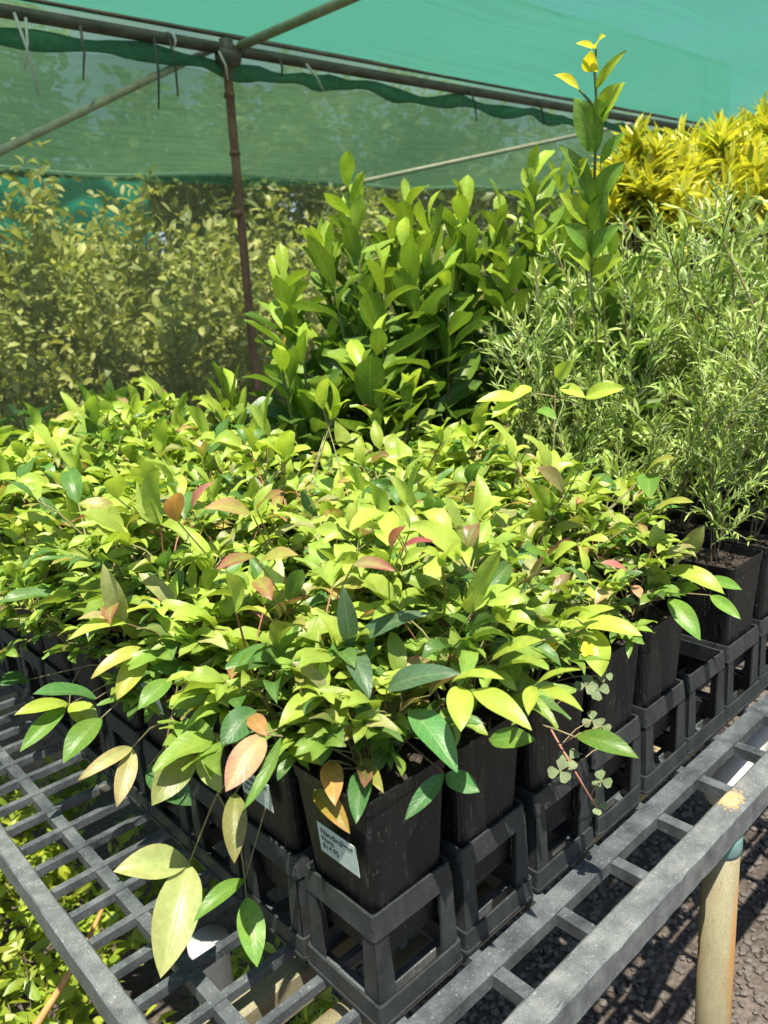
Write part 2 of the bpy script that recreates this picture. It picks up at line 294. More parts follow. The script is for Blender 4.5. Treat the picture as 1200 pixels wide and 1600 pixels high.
def nandina_mesh(seed, h=0.09, nst=5, big=1.16):
    rng = np.random.default_rng(seed); fb, sb = MB(), MB()
    P, D, L, C, T = [], [], [], [], []
    def leaflet(p, d, l, age):
        P.append(p); D.append(d); L.append(l)
        c = YG*(1-age)+MG*age
        if rng.random() < 0.10+0.2*age: c = DG*0.6+MG*0.4
        if rng.random() < 0.05: c = PALE*0.8
        C.append(c*rng.uniform(0.78, 1.15)); T.append(rng.uniform(0.3, 1) if rng.random() < 0.06 else rng.uniform(0, 0.06))
    ph0 = rng.uniform(0, 6.28)
    for s in range(nst):
        az = ph0+s*2.4; b = np.array([math.cos(az), math.sin(az), 0])*rng.uniform(0.004, 0.022)
        hh = h*rng.uniform(0.65, 1.25); lean = rng.uniform(0.1, 0.42); dirn = np.array([math.cos(az)*lean, math.sin(az)*lean, 1.0])
        pts = [b+dirn*hh*k+np.array([0, 0, -0.1*hh*k*k])+rng.normal(0, 0.0015, 3) for k in np.linspace(0, 1, 5)]
        sb.tube(pts, np.linspace(0.0019, 0.0010, 5), 5, col=rng.choice([0, 1])*np.array([0.04, 0.02, 0.0])+np.array([0.12, 0.12, 0.04]))
        nn = rng.integers(5, 8)
        for k in range(nn):
            tt = 0.35+0.65*(k+0.7)/nn; q = pts[min(int(tt*4), 3)]+(pts[min(int(tt*4)+1, 4)]-pts[min(int(tt*4), 3)])*(tt*4-min(int(tt*4), 3))
            pa = az+k*2.2+rng.normal(0, 0.4); el = rad(12+55*(k/nn))+rng.normal(0, 0.15)
            d = np.array([math.cos(pa)*math.cos(el), math.sin(pa)*math.cos(el), math.sin(el)]); pl = rng.uniform(0.022, 0.05)*big
            hub = q+d*pl+np.array([0, 0, -0.004]); age = np.clip(rng.normal(0.78-0.72*k/nn, 0.25), 0, 1)
            pc = np.array([0.26, 0.25, 0.09]) if rng.random() < 0.7 else np.array([0.30, 0.13, 0.07])
            sb.tube([q, q+d*pl*0.55+np.array([0, 0, 0.002]), hub], [0.0009, 0.0008, 0.0007], 4, col=pc)
            sd = nrm(np.cross(d, [0, 0, 1])); ends = [(hub, d, 1.0)]
            for sg in (-1, 1):
                if rng.random() < 0.5:
                    dd = nrm(d*0.55+sg*sd*0.85+np.array([0, 0, 0.05])); e = hub-d*pl*0.25*rng.random()+dd*rng.uniform(0.012, 0.022)
                    sb.tube([hub-d*pl*0.2, e], [0.0007, 0.0006], 4, col=pc); ends.append((e, dd, 0.9))
            for (e, dd, sz) in ends:
                sd2 = nrm(np.cross(dd, [0, 0, 1])+rng.normal(0, 0.1, 3)); base_l = rng.uniform(0.026, 0.043)*sz*big
                dn = np.array([0, 0, -rng.uniform(0.0, 0.5)])
                leaflet(e, nrm(dd+dn), base_l*1.12, age)
                for sg in (-1, 1):
                    if rng.random() < 0.85: leaflet(e, nrm(dd*0.5+sg*sd2*rng.uniform(0.6, 0.95)+dn*0.8+rng.normal(0, 0.1, 3)), base_l*rng.uniform(0.75, 1.0), age)
    n = len(P); L = np.array(L)
    leaves(fb, np.array(P), np.array(D), up_tilt(rng, n, 0.30), L, L*rng.uniform(0.37, 0.50, n), np.array(C), (0.8, 1.1), rng.uniform(0.2, 1.7, n), rng.uniform(0.05, 0.6, n),
           6, 4, (RED, np.array(T)), 0.08, rng)
    return fb, sb

def bay_mesh(seed, hs=(0.5, 0.42, 0.36), ll=0.085, tall=False):
    rng = np.random.default_rng(seed); fb, sb = MB(), MB(); P, D, Nn, L, C = [], [], [], [], []
    for i, h in enumerate(hs):
        az = i*2.2+rng.uniform(0, 1.5); ln = rng.uniform(0.02, 0.2) if i else 0.03
        pts = [np.array([math.cos(az)*(0.01+ln*h*k), math.sin(az)*(0.01+ln*h*k), h*k])+rng.normal(0, 0.003, 3)*k for k in np.linspace(0, 1, 7)]
        sb.tube(pts, np.linspace(0.0042, 0.0018, 7), 6, col=(0.13, 0.15, 0.05)); n = int(h/0.0165)
        for k in range(n):
            t = 0.06+0.94*k/(n-1); x = t*6; j = min(int(x), 5); p = pts[j]+(pts[j+1]-pts[j])*(x-j)
            pa = k*2.4+az+rng.normal(0, 0.25); el = rad(20+34*t+20*rng.normal()); el = min(el, 1.35)
            d = np.array([math.cos(pa)*math.cos(el), math.sin(pa)*math.cos(el), math.sin(el)])
            P.append(p); D.append(d); Nn.append(nrm(np.array([-math.cos(pa)*math.sin(el), -math.sin(pa)*math.sin(el), math.cos(el)])+rng.normal(0, 0.42, 3)))
            L.append(ll*rng.uniform(0.7, 1.1)*(1-0.35*max(0, (t-0.8)/0.2)))
            new = max(0, (t-0.72)/0.28)+rng.uniform(-0.1, 0.25)
            C.append((np.array([0.075, 0.155, 0.026])*(1-np.clip(new, 0, 1))+np.array([0.30, 0.42, 0.04])*np.clip(new, 0, 1))*rng.uniform(0.8, 1.2))
    n = len(P); L = np.array(L)
    leaves(fb, np.array(P), np.array(D), np.array(Nn), L, L*rng.uniform(0.38, 0.47, n), np.array(C), (0.85, 0.6), rng.uniform(-0.3, 1.1, n), rng.uniform(0.1, 0.5, n), 6, 4, None, 0.05, rng)
    return fb, sb

def fine_mesh(seed, h=0.5):
    rng = np.random.default_rng(seed); fb, sb = MB(), MB(); P, D, L, C = [], [], [], []
    def twig(p, d, ln, r, lev):
        k = 6; pts = [p]; dd = d.copy()
        for _ in range(k): dd = nrm(dd+rng.normal(0, 0.13, 3)+np.array([0, 0, 0.05 if lev < 1 else -0.02])); pts.append(pts[-1]+dd*ln/k)
        sb.tube(pts, np.linspace(r, r*0.45, k+1), 4, col=np.array([0.30, 0.34, 0.16]) if lev else np.array([0.16, 0.12, 0.07]))
        pts = np.array(pts); nl = int(ln/0.0085)
        for i in range(nl):
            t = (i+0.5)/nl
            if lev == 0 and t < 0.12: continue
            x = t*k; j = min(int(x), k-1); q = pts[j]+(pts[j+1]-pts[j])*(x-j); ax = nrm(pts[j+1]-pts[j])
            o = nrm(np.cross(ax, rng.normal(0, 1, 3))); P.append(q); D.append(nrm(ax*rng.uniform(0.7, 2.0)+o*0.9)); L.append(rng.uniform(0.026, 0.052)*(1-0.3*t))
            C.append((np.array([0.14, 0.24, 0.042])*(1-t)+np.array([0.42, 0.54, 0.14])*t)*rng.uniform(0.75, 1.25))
        if lev < 2:
            for i in range(8 if lev == 0 else 2):
                t = rng.uniform(0.06, 0.92); x = t*k; j = min(int(x), k-1); q = pts[j]+(pts[j+1]-pts[j])*(x-j)
                az = rng.uniform(0, 6.28); dd = nrm(np.array([math.cos(az)*0.75, math.sin(az)*0.75, rng.uniform(0.5, 1.2)]))
                twig(q, dd, ln*(1-t*0.6)*rng.uniform(0.28, 0.5), r*0.55, lev+1)
    for i in range(3): twig(rng.normal(0, 0.008, 3)*[1, 1, 0], nrm(np.array([rng.normal(0, 0.16), rng.normal(0, 0.16), 1])), h*rng.uniform(0.75, 1.05), 0.0028, 0)
    n = len(P); L = np.array(L)
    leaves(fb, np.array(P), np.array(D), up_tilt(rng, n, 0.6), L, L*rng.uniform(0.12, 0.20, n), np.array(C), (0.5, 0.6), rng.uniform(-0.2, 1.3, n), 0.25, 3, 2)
    return fb, sb

def strap_mesh(seed, heads=15, R=0.16, h=0.5):
    rng = np.random.default_rng(seed); fb, sb = MB(), MB(); P, D, L, C = [], [], [], []
    for i in range(heads):
        a = i*2.4+rng.normal(0, 0.2); q = math.sqrt((i+0.5)/heads); rr = R*q; top = np.array([rr*math.cos(a), rr*math.sin(a), h*(1-0.26*q**2)*rng.uniform(0.93, 1.03)])
        sb.tube([top*[0.06, 0.06, 0], top*[0.4, 0.4, 0.55], top-np.array([0, 0, 0.03])], [0.006, 0.005, 0.004], 5, col=(0.16, 0.13, 0.06)); ax = nrm(np.array([math.cos(a)*q, math.sin(a)*q, 0.75]))
        for k in range(44):
            t = k/44; o = nrm(np.cross(ax, rng.normal(0, 1, 3))); P.append(top-ax*0.10*(1-t)); D.append(nrm(ax*(0.1+1.5*t*t)+o*1.0))
            L.append(rng.uniform(0.075, 0.125)*(1-0.25*t)); g = 1-rng.random()**2
            C.append((np.array([0.68, 0.64, 0.06])*g+np.array([0.22, 0.30, 0.03])*(1-g))*rng.uniform(0.75, 1.2))
    n = len(P); L = np.array(L)
    leaves(fb, np.array(P), np.array(D), up_tilt(rng, n, 0.4), L, 0.0165, np.array(C), (0.35, 0.7), rng.uniform(0.1, 1.0, n), 0.35, 4, 2)
    return fb, sb

def bush_mesh(seed, R=0.4, h=1.7, n=1300, ll=0.06, c0=(0.21, 0.27, 0.06), c1=(0.54, 0.55, 0.16), low=0.1):
    rng = np.random.default_rng(seed); fb, sb = MB(), MB(); P, D, L, C = [], [], [], []
    for i in range(26):
        a = rng.uniform(0, 6.28); rr = R*math.sqrt(rng.random())*0.95; hh = h*(1-0.3*(rr/R)**2)*rng.uniform(0.62, 1.0)
        pts = np.array([(0, 0, 0), (rr*0.3*math.cos(a), rr*0.3*math.sin(a), hh*0.35), (rr*0.8*math.cos(a), rr*0.8*math.sin(a), hh*0.75), (rr*math.cos(a), rr*math.sin(a), hh)])+rng.normal(0, 0.015*h, (4, 3))*[[0], [1], [1], [1]]
        sb.tube(pts, h*np.array([0.009, 0.006, 0.004, 0.002]), 5, col=(0.17, 0.13, 0.08)); m = n//26; sh = rng.uniform(0.75, 1.25)
        for k in range(m):
            t = rng.uniform(low, 1)**0.75*3; j = min(int(t), 2); q = pts[j]+(pts[j+1]-pts[j])*(t-j)+rng.normal(0, 0.055*h*0.5, 3); o = rng.normal(0, 1, 3); o[2] = o[2]*0.6+0.25
            P.append(q); D.append(nrm(o)); L.append(ll*rng.uniform(0.6, 1.2)); g = rng.random()**1.6; C.append((np.array(c0)*(1-g)+np.array(c1)*g)*sh)
    k = len(P); L = np.array(L)
    leaves(fb, np.array(P), np.array(D), up_tilt(rng, k, 0.5), L, L*rng.uniform(0.38, 0.5, k), np.array(C), (0.8, 0.8), rng.uniform(0, 1, k), 0.25, 3, 2)
    return fb, sb

# ================================================================== ground
g = MB(); g.add([(-60, -60, 0), (60, -60, 0), (60, 60, 0), (-60, 60, 0)], [(0, 1, 2, 3)]); tag(g.build('ground', M['ground']), kind='structure')
rng = np.random.default_rng(5); g = MB()
ico = [(0, 0, 1), (0.9, 0, 0.3), (0.28, 0.85, 0.35), (-0.72, 0.53, 0.3), (-0.72, -0.53, 0.35), (0.28, -0.85, 0.3), (0.72, 0.53, -0.35), (-0.28, 0.85, -0.3), (-0.9, 0, -0.35), (-0.28, -0.85, -0.3), (0.72, -0.53, -0.35), (0, 0, -1)]
icf = [(0, 1, 2), (0, 2, 3), (0, 3, 4), (0, 4, 5), (0, 5, 1), (1, 6, 2), (2, 7, 3), (3, 8, 4), (4, 9, 5), (5, 10, 1), (6, 7, 2), (7, 8, 3), (8, 9, 4), (9, 10, 5), (10, 6, 1), (11, 7, 6), (11, 8, 7), (11, 9, 8), (11, 10, 9), (11, 6, 10)]
ico = np.array(ico, float)
for i in range(7500):
    p = np.array([rng.uniform(0.3, 2.1), rng.uniform(-0.1, 1.1), 0.004]); s = rng.uniform(0.004, 0.0115)*np.array([1, rng.uniform(0.6, 1), rng.uniform(0.4, 0.7)])
    a = rng.uniform(0, 6.28); V = ico*s*rng.uniform(0.8, 1.2, (12, 1)); V = np.stack([V[:, 0]*math.cos(a)-V[:, 1]*math.sin(a), V[:, 0]*math.sin(a)+V[:, 1]*math.cos(a), V[:, 2]], 1)
    g.add(V+p, None, icf)
tag(g.build('gravel', M['gravel']), kind='stuff')

# ================================================================== shade house
WY, WZ = 2.60, 2.285
def grid_sheet(nx, ny, fn):
    mb = MB(); V = [fn(i/nx, j/ny) for j in range(ny+1) for i in range(nx+1)]
    mb.add(V, [(j*(nx+1)+i, j*(nx+1)+i+1, (j+1)*(nx+1)+i+1, (j+1)*(nx+1)+i) for j in range(ny) for i in range(nx)], None, [(i/nx, j/ny) for j in range(ny+1) for i in range(nx+1)]); return mb
roof = thing('shade_roof', (2.5, 1.85, 2.3), 'teal shade cloth roof stretched over steel pipes above the plants', 'shade cloth')
grid_sheet(60, 8, lambda a, b: (-6+a*12-2.5+2.5*0, -0.75+b*1.52, 0.10-0.07*b+0.012*math.sin(a*70)*math.sin(b*3.1)+0.006*math.sin(a*31+b*9))).build('cloth', M['roof'], roof, True)
mb = MB(); mb.tube([(-8.5, -0.74, 0.075), (3.5, -0.74, 0.075)], 0.017, 8, cap=True); mb.build('edge_pipe', M['dark_pipe'], roof, True)
# move the cloth so that it covers x = -3.5 .. 10
for ch in roof.children: ch.location.x = 3.5 if ch.name.startswith('cloth') else 5.0

fr = thing('wall_frame', (1.66, WY, 0), 'rusty steel post and long dark rail carrying the green net', 'frame')
px, pz = 1.68, WZ
mb = MB(); mb.tube([(0.0, 0, 0), (0.0, 0, 1.2), (0.03, 0, WZ-0.02)], [0.0175]*3, 10); mb.build('post', M['rust'], fr, True)
mb = MB(); mb.tube([(0.0, 0, 1.70), (0.0, 0, 1.72)], 0.021, 10, cap=True); mb.tube([(0.02, 0, 1.92), (0.02, 0, 1.935)], 0.0215, 10, cap=True); mb.tube([(0.024, 0, 2.12), (0.024, 0, 2.135)], 0.0215, 10, cap=True); mb.build('wire_tie', M['rust'], fr, True)
mb = MB(); mb.tube([(-5, 0, WZ+0.012), (-1, 0, WZ), (0.03, 0, WZ), (3, 0, WZ), (8, 0, WZ)], 0.021, 8, cap=True); mb.build('top_rail', M['dark_pipe'], fr, True)
mb = MB(); mb.tube([(-5, -0.012, WZ+0.046), (8, -0.012, WZ+0.036)], 0.009, 6, cap=True); mb.build('cable', M['dark_pipe'], fr, True)
mb = MB(); mb.tube([(-0.01, -0.012, WZ-0.03), (0.07, -0.012, WZ-0.03)], 0.03, 10, cap=True); mb.tube([(0.03, -0.01, WZ-0.06), (0.03, -0.01, WZ+0.03)], 0.026, 10, cap=True); mb.build('clamp', M['dark_pipe'], fr, True)
pa = at(375, 72, 'y', WY-0.03); pb = at(560, -8, 'z', 2.32)
mb = MB(); mb.tube([pa, pa+(pb-pa)*1.9], 0.0165, 10, cap=True); o = mb.build('roof_pipe', M['gal'], None, True); tag(o, 'tan steel pipe running from the rusty post under the teal roof', 'pipe')
pa = at(0, 236, 'y', WY-0.025); pb = at(335, 75, 'y', WY+0.045)
mb = MB(); mb.tube([pa-(pb-pa)*1.4, pb], 0.0135, 10, cap=True); o = mb.build('brace_pipe', M['gal'], None, True); tag(o, 'tan diagonal brace pipe across the green net beside the post', 'pipe')
pa = at(640, 268, 'y', WY+0.25); pb = at(900, 212, 'y', WY+0.25)
mb = MB(); mb.tube([pa-(pb-pa)*0.25, pb+(pb-pa)*0.5], 0.012, 10, cap=True); o = mb.build('brace_pipe', M['gal'], None, True); tag(o, 'thin pale brace pipe seen through the net behind the tall bay stem', 'pipe')

net = thing('shade_net', (2.5, WY, 0), 'green shade net wall hanging from the dark rail behind the plants', 'shade net')
def drape(x, z): return 0.018*math.sin(x*5.1+0.4*math.sin(x*2.3))*(2.3-z)/1.2+0.012*math.sin(x*13+z*2)+0.03
rng = np.random.default_rng(8)
def top_z(x): return WZ-0.055-0.022*abs(math.sin(x*4.3+0.7*math.sin(x*1.9)))-0.012*abs(math.sin(x*11+2*math.sin(x*3)))
grid_sheet(220, 8, lambda a, b: (-5+a*13, drape(-2.5+a*13, 2.0), (1.83-0.012*math.sin(a*26))*(1-b)+b*(top_z(-2.5+a*13)))).build('upper_net', M['net_green'], net, True)
grid_sheet(220, 10, lambda a, b: (-5+a*13, drape(-2.5+a*13, 1.83*b)+0.006, 0.02+(1.815-0.012*math.sin(a*26))*b)).build('lower_net', M['net_clear'], net, True)
def fold(a, b):
    x = -2.5+a*13; t = top_z(x); ph = b*6.283; r = 0.012+0.010*math.sin(x*8.0)**2
    return (-5+a*13, drape(x, 2.0)-0.012+r*0.7*math.cos(ph), t+0.02+r*1.5*math.sin(ph))
grid_sheet(260, 10, fold).build('gathered_edge', M['hem'], net, True)
ties = [(22, 20, 60, 150, 'tie_pale'), (40, 28, 38, 110, 'tie_pale'), (125, 40, 130, 125, 'dark_pipe'), (240, 55, 248, 170, 'strap_tie'), (262, 50, 278, 150, 'strap_tie'), (270, 52, 272, 75, 'tie_pale'), (342, 80, 356, 125, 'tie_pale'), (478, 100, 505, 142, 'tie_pale'), (436, 92, 440, 120, 'strap_tie'), (735, 140, 745, 190, 'strap_tie'), (840, 155, 850, 195, 'strap_tie')]
tl = ['pale cable tie hanging at the far left end of the rail', 'second pale cable tie beside the far left end of the rail', 'short rusty wire hanging over the net left of the brace', 'long dark strap hanging beside the brace pipe on the net',
      'dark strap hanging where the brace pipe meets the net edge', 'short pale clip on the rail above the brace pipe', 'pale cable tie hanging just beside the rusty post', 'pale slanting tie hanging right of the rusty post',
      'short dark tie on the rail right of the rusty post', 'dark tie on the rail above the pale flowering branch', 'dark tie on the rail beside the tall bay stem']
for (x0, y0, x1, y1, mm), lb in zip(ties, tl):
    a = at(x0, y0, 'y', WY-0.035); b = at(x1, y1, 'y', WY-0.045); mb = MB(); mid = (a+b)/2+np.array([0.006, -0.006, 0])
    mb.tube([a, mid, b], [0.005, 0.0045, 0.003], 5, cap=True); tag(mb.build('cable_tie', M[mm], None, True), lb, 'cable tie', 'ties holding the net to the rail')

# ---- beyond the net
far = thing('cloth_fence', (3.5, 6.4, 0), 'far teal cloth fence behind the hazy bushes', 'fence')
fx = at(232, 300, 'y', 6.4)[0]-3.5
grid_sheet(60, 4, lambda a, b: (-6+a*(fx+6), 0.04*math.sin(a*40), 0.02+b*2.42)).build('cloth', M['far_cloth'], far, True)
mb = MB(); mb.tube([(-6, 0.05, 2.40), (fx, 0.05, 2.40)], 0.012, 8, cap=True); [mb.tube([(x, 0.05, 0), (x, 0.05, 2.40)], 0.02, 8) for x in (-5.9, -4, fx-0.05)]; mb.build('post_frame', M['dark_pipe'], far, True)
scr = thing('far_screen', (3.5, 5.7, 0), 'olive green shade screen with a pale lower hem hanging beyond the bushes', 'shade cloth')
z0, z1 = at(0, 258, 'y', 5.7)[2], at(600, 287, 'y', 5.7)[2]; xa, xb = at(0, 258, 'y', 5.7)[0], at(600, 287, 'y', 5.7)[0]
hz_ = lambda x: z0+(z1-z0)*(x-xa)/(xb-xa)+0.02*math.sin(x*2.0)
grid_sheet(120, 14, lambda a, b: (-6+a*15, 0.05*math.sin(a*60+b*2)+0.02*math.sin(a*25-b*9), hz_(-2.5+a*15)*(1-b)+b*4.3)).build('cloth', M['screen'], scr, True)
mb = MB(); mb.tube([(x, 0.05*math.sin((x+6)*4), hz_(x+3.5)-0.01) for x in np.linspace(-6, 9, 90)], 0.013, 5); mb.build('hem', M['pale_hem'], scr, True)
mb = MB(); mb.tube([(-6, 0.07, 4.31), (9, 0.07, 4.31)], 0.03, 8, cap=True); [mb.tube([(x, 0.09, 0), (x, 0.09, 4.31)], 0.03, 8) for x in (-5.5, 8.5)]; mb.build('post_frame', M['dark_pipe'], scr, True)
BV = []
for s in range(4):
    fb, sb = bush_mesh(40+s, 0.42, 1.0, 6500, 0.044 if s % 2 else 0.036, low=0.2); BV.append((fb, sb))
def inst(cache, key, fb_sb, fm, sm, root):
    if key not in cache:
        cache[key] = (fb_sb[0].build('foliage', fm, root, True), fb_sb[1].build('stem', sm, root, True))
    else:
        copy_to(cache[key][0], root); copy_to(cache[key][1], root)
cb = {}
bushes = [(0.72, 3.5, 1.98), (1.22, 3.7, 2.14), (1.72, 3.45, 2.06), (2.3, 3.8, 2.08), (2.85, 3.5, 2.0), (3.5, 3.8, 2.05), (4.2, 3.6, 2.0), (0.95, 4.3, 2.02), (1.9, 4.4, 2.1), (3.0, 4.5, 2.15), (4.6, 4.3, 2.15), (0.28, 3.2, 1.84), (1.47, 4.0, 2.2), (1.6, 3.6, 2.0)]
bl = ['olive bush behind the dusty net beside the far left edge of the view', 'pointed olive bush whose tip overlaps the teal band of the far fence', 'olive bush behind the net just left of the rusty post', 'olive bush behind the net right behind the rusty post',
      'hazy bush behind the net above the yellow sprigs', 'hazy bush behind the net and behind the middle of the glossy shrubs', 'hazy bush behind the net beside the tall glossy stem', 'second-row bush behind the net at the far left', 'second-row bush behind the net left of the rusty post',
      'second-row bush behind the net right of the rusty post', 'farthest bush behind the net towards the yellow plants', 'low bush close behind the net at the left edge of the view', 'bush behind the net covering the right end of the teal fence', 'bush behind the net filling the gap between the teal fence and the post']
for i, ((x, y, h), lb) in enumerate(zip(bushes, bl)):
    r_ = thing('bush', (x, y, 0), lb, 'bush', 'bushes growing behind the net', rz=i*1.3); r_.scale = (h*0.82, h*0.82, h*0.955)
    inst(cb, i % 4, BV[i % 4], M['bush'], M['stem'], r_)
# pale flowering-looking branch and yellow shrubs behind the net
for k, (x, y, h, R, c0, c1, lb) in enumerate([(3.05, 3.0, 2.02, 0.28, (0.30, 0.34, 0.12), (0.60, 0.58, 0.30), 'tall pale leafy sapling behind the net above the glossy shrubs'),
        (4.15, 3.1, 1.92, 0.14, (0.45, 0.40, 0.04), (0.65, 0.55, 0.06), 'narrow golden shrub behind the net near the tall glossy stem'), (2.05, 3.0, 1.62, 0.13, (0.50, 0.46, 0.05), (0.70, 0.62, 0.10), 'small bright yellow shrub behind the net right of the post')]):
    r_ = thing('sapling', (x, y, 0), lb, 'sapling'); fb, sb = bush_mesh(60+k, R/h, 1.0, 520, 0.05/h*1.0 if k else 0.03, c0, c1, 0.35); r_.scale = (h, h, h)
    fb.build('foliage', M['bush'], r_, True); sb.build('stem', M['stem'], r_, True)
tb = {}
TV = [bush_mesh(80+s, 0.36, 1.0, 6500, 0.045, (0.09, 0.15, 0.04), (0.26, 0.33, 0.10), 0.06) for s in range(2)]
trees = [(0.6, 8.6, 4.6, 'dark tree beyond the teal fence at the far left'), (3.0, 9.2, 5.0, 'dark tree beyond the teal fence left of the post'), (5.4, 8.7, 4.7, 'dark tree beyond the teal fence behind the post'), (8.0, 9.0, 4.9, 'dark tree beyond the teal fence right of the post'), (10.8, 8.6, 4.8, 'dark tree beyond the teal fence behind the yellow plants'), (13.8, 8.6, 4.6, 'rightmost dark tree beyond the teal fence')]
for i, (x, y, h, lb) in enumerate(trees):
    r_ = thing('tree', (x, y, 0), lb, 'tree', 'trees beyond the fence', rz=i*2.0); r_.scale = (h*1.1, h*1.1, h)
    k = i % 2
    if k not in tb: tb[k] = (TV[k][0].build('crown', M['bush'], r_, True), TV[k][1].build('trunk', M['stem'], r_, True))
    else: copy_to(tb[k][0], r_); copy_to(tb[k][1], r_)

# ================================================================== bench
BX0, BX1, BY0, BY1, BZ = 0.031, 2.75, 0.178, 1.86, 0.75
bench = thing('nursery_bench', (0, 0, 0), 'grey slatted plastic nursery bench on pipe legs carrying the pots', 'bench')
mb = MB()
xs = [0.106+0.1*k for k in range(27) if 0.106+0.1*k < BX1-0.03]; ys = [0.256+0.0517*k for k in range(60) if 0.256+0.0517*k < BY1-0.03]
for x in xs: mb.box(x-0.0070, x+0.0070, BY0+0.0305, BY1, BZ-0.016, BZ-0.0015)
for y in ys: mb.box(BX0+0.02, BX1, y-0.0045, y+0.0045, BZ-0.010, BZ)
mb.box(BX0+0.02, BX1, 0.245, 0.268, BZ-0.014, BZ+0.0008)
mb.build('grating', M['grate'], bench)
rng = np.random.default_rng(3)
def rail(mb, n, fn):                       # a rail of many short sections so that its edge wears unevenly
    prev = None
    V = []
    for i in range(n+1):
        V += fn(i/n)
    Q = [(i*8+k, i*8+(k+1) % 8, (i+1)*8+(k+1) % 8, (i+1)*8+k) for i in range(n) for k in range(8)]
    Q += [(0, 7, 6, 5), (0, 5, 4, 3), (0, 3, 2, 1)]; e = n*8; Q += [(e, e+1, e+2, e+3), (e, e+3, e+4, e+5), (e, e+5, e+6, e+7)]
    mb.add(V, Q)
def prof(w0, w1, z0, z1, b=0.003): return [(w0+b, z0), (w1-b, z0), (w1, z0+b), (w1, z1-b), (w1-b, z1), (w0+b, z1), (w0, z1-b), (w0, z0+b)]
mb = MB(); rail(mb, 160, lambda t: [(BX0+t*(BX1-BX0), p[0]+rng.normal(0, 0.0005)*(p[0] < BY0+0.006), p[1]+rng.normal(0, 0.0004)) for p in prof(BY0, BY0+0.030, BZ-0.036, BZ+0.0022)][::-1])
mb.build('edge_rail', M['rail'], bench)
mb = MB(); rail(mb, 60, lambda t: [(p[0]+rng.normal(0, 0.0003), BY0+0.0305+t*(BY1-BY0-0.03), p[1]+rng.normal(0, 0.0003)) for p in prof(BX0, BX0+0.0195, BZ-0.034, BZ+0.001, 0.002)])
mb.build('end_rail', M['rail'], bench)
LX, LY = 0.672, 0.201
for (lx, ly) in ((LX, LY), (0.16, 1.72), (2.5, LY), (2.5, 1.72)):
    mb = MB(); mb.tube([(lx, ly, 0), (lx, ly, 0.35), (lx, ly, BZ-0.037)], 0.0215, 20, cap=True); lg = mb.build('leg', M['leg'], bench, True)
    mb = MB(); mb.tube([(lx, ly, BZ-0.062), (lx, ly, BZ-0.058), (lx, ly, BZ-0.041), (lx, ly, BZ-0.038)], [0.0222, 0.0236, 0.0236, 0.022], 20, cap=True); mb.build('collar', M['collar'], lg, True)
for by in (0.345, 1.72): mb = MB(); mb.tube([(0.06, by, BZ-0.062), (2.7, by, BZ-0.062)], 0.024, 16, cap=True); mb.build('bearer_pipe', M['leg'], bench, True)
for by in (0.405,): mb = MB(); mb.box(0.05, 2.7, by, by+0.03, BZ-0.075, BZ-0.034); mb.build('timber_slat', M['wood'], bench)
# white plastic bits under the bench
def bucket(x, y, z, r, h, lb, nm='plastic_tub'):
    mb = MB(); mb.tube([(x, y, z), (x, y, z+h*0.96), (x, y, z+h*0.961), (x, y, z+h)], [r*0.85, r, r*1.06, r*1.06], 24, cap=True); tag(mb.build(nm, M['pvc'], None, True), lb, 'tub')
q = at(1165, 1198, 'z', 0.66); mb = MB(); mb.tube([q+np.array([-0.05, 0.01, -0.03]), q+np.array([0.12, 0.03, 0])], 0.026, 20, cap=True); tag(mb.build('plastic_pipe', M['pvc'], None, True), 'white plastic pipe lying under the bench beside the rusty leg', 'pipe')
mb = MB(); q = at(325, 1470, 'z', 0.60); mb.tube([(q[0], q[1], 0.40), (q[0], q[1], 0.585), (q[0], q[1], 0.586), (q[0], q[1], 0.60)], [0.020, 0.024, 0.026, 0.026], 24, cap=True); tag(mb.build('plastic_tub', M['pvc'], None, True), 'white round tub under the bench below the drooping leaves', 'tub')

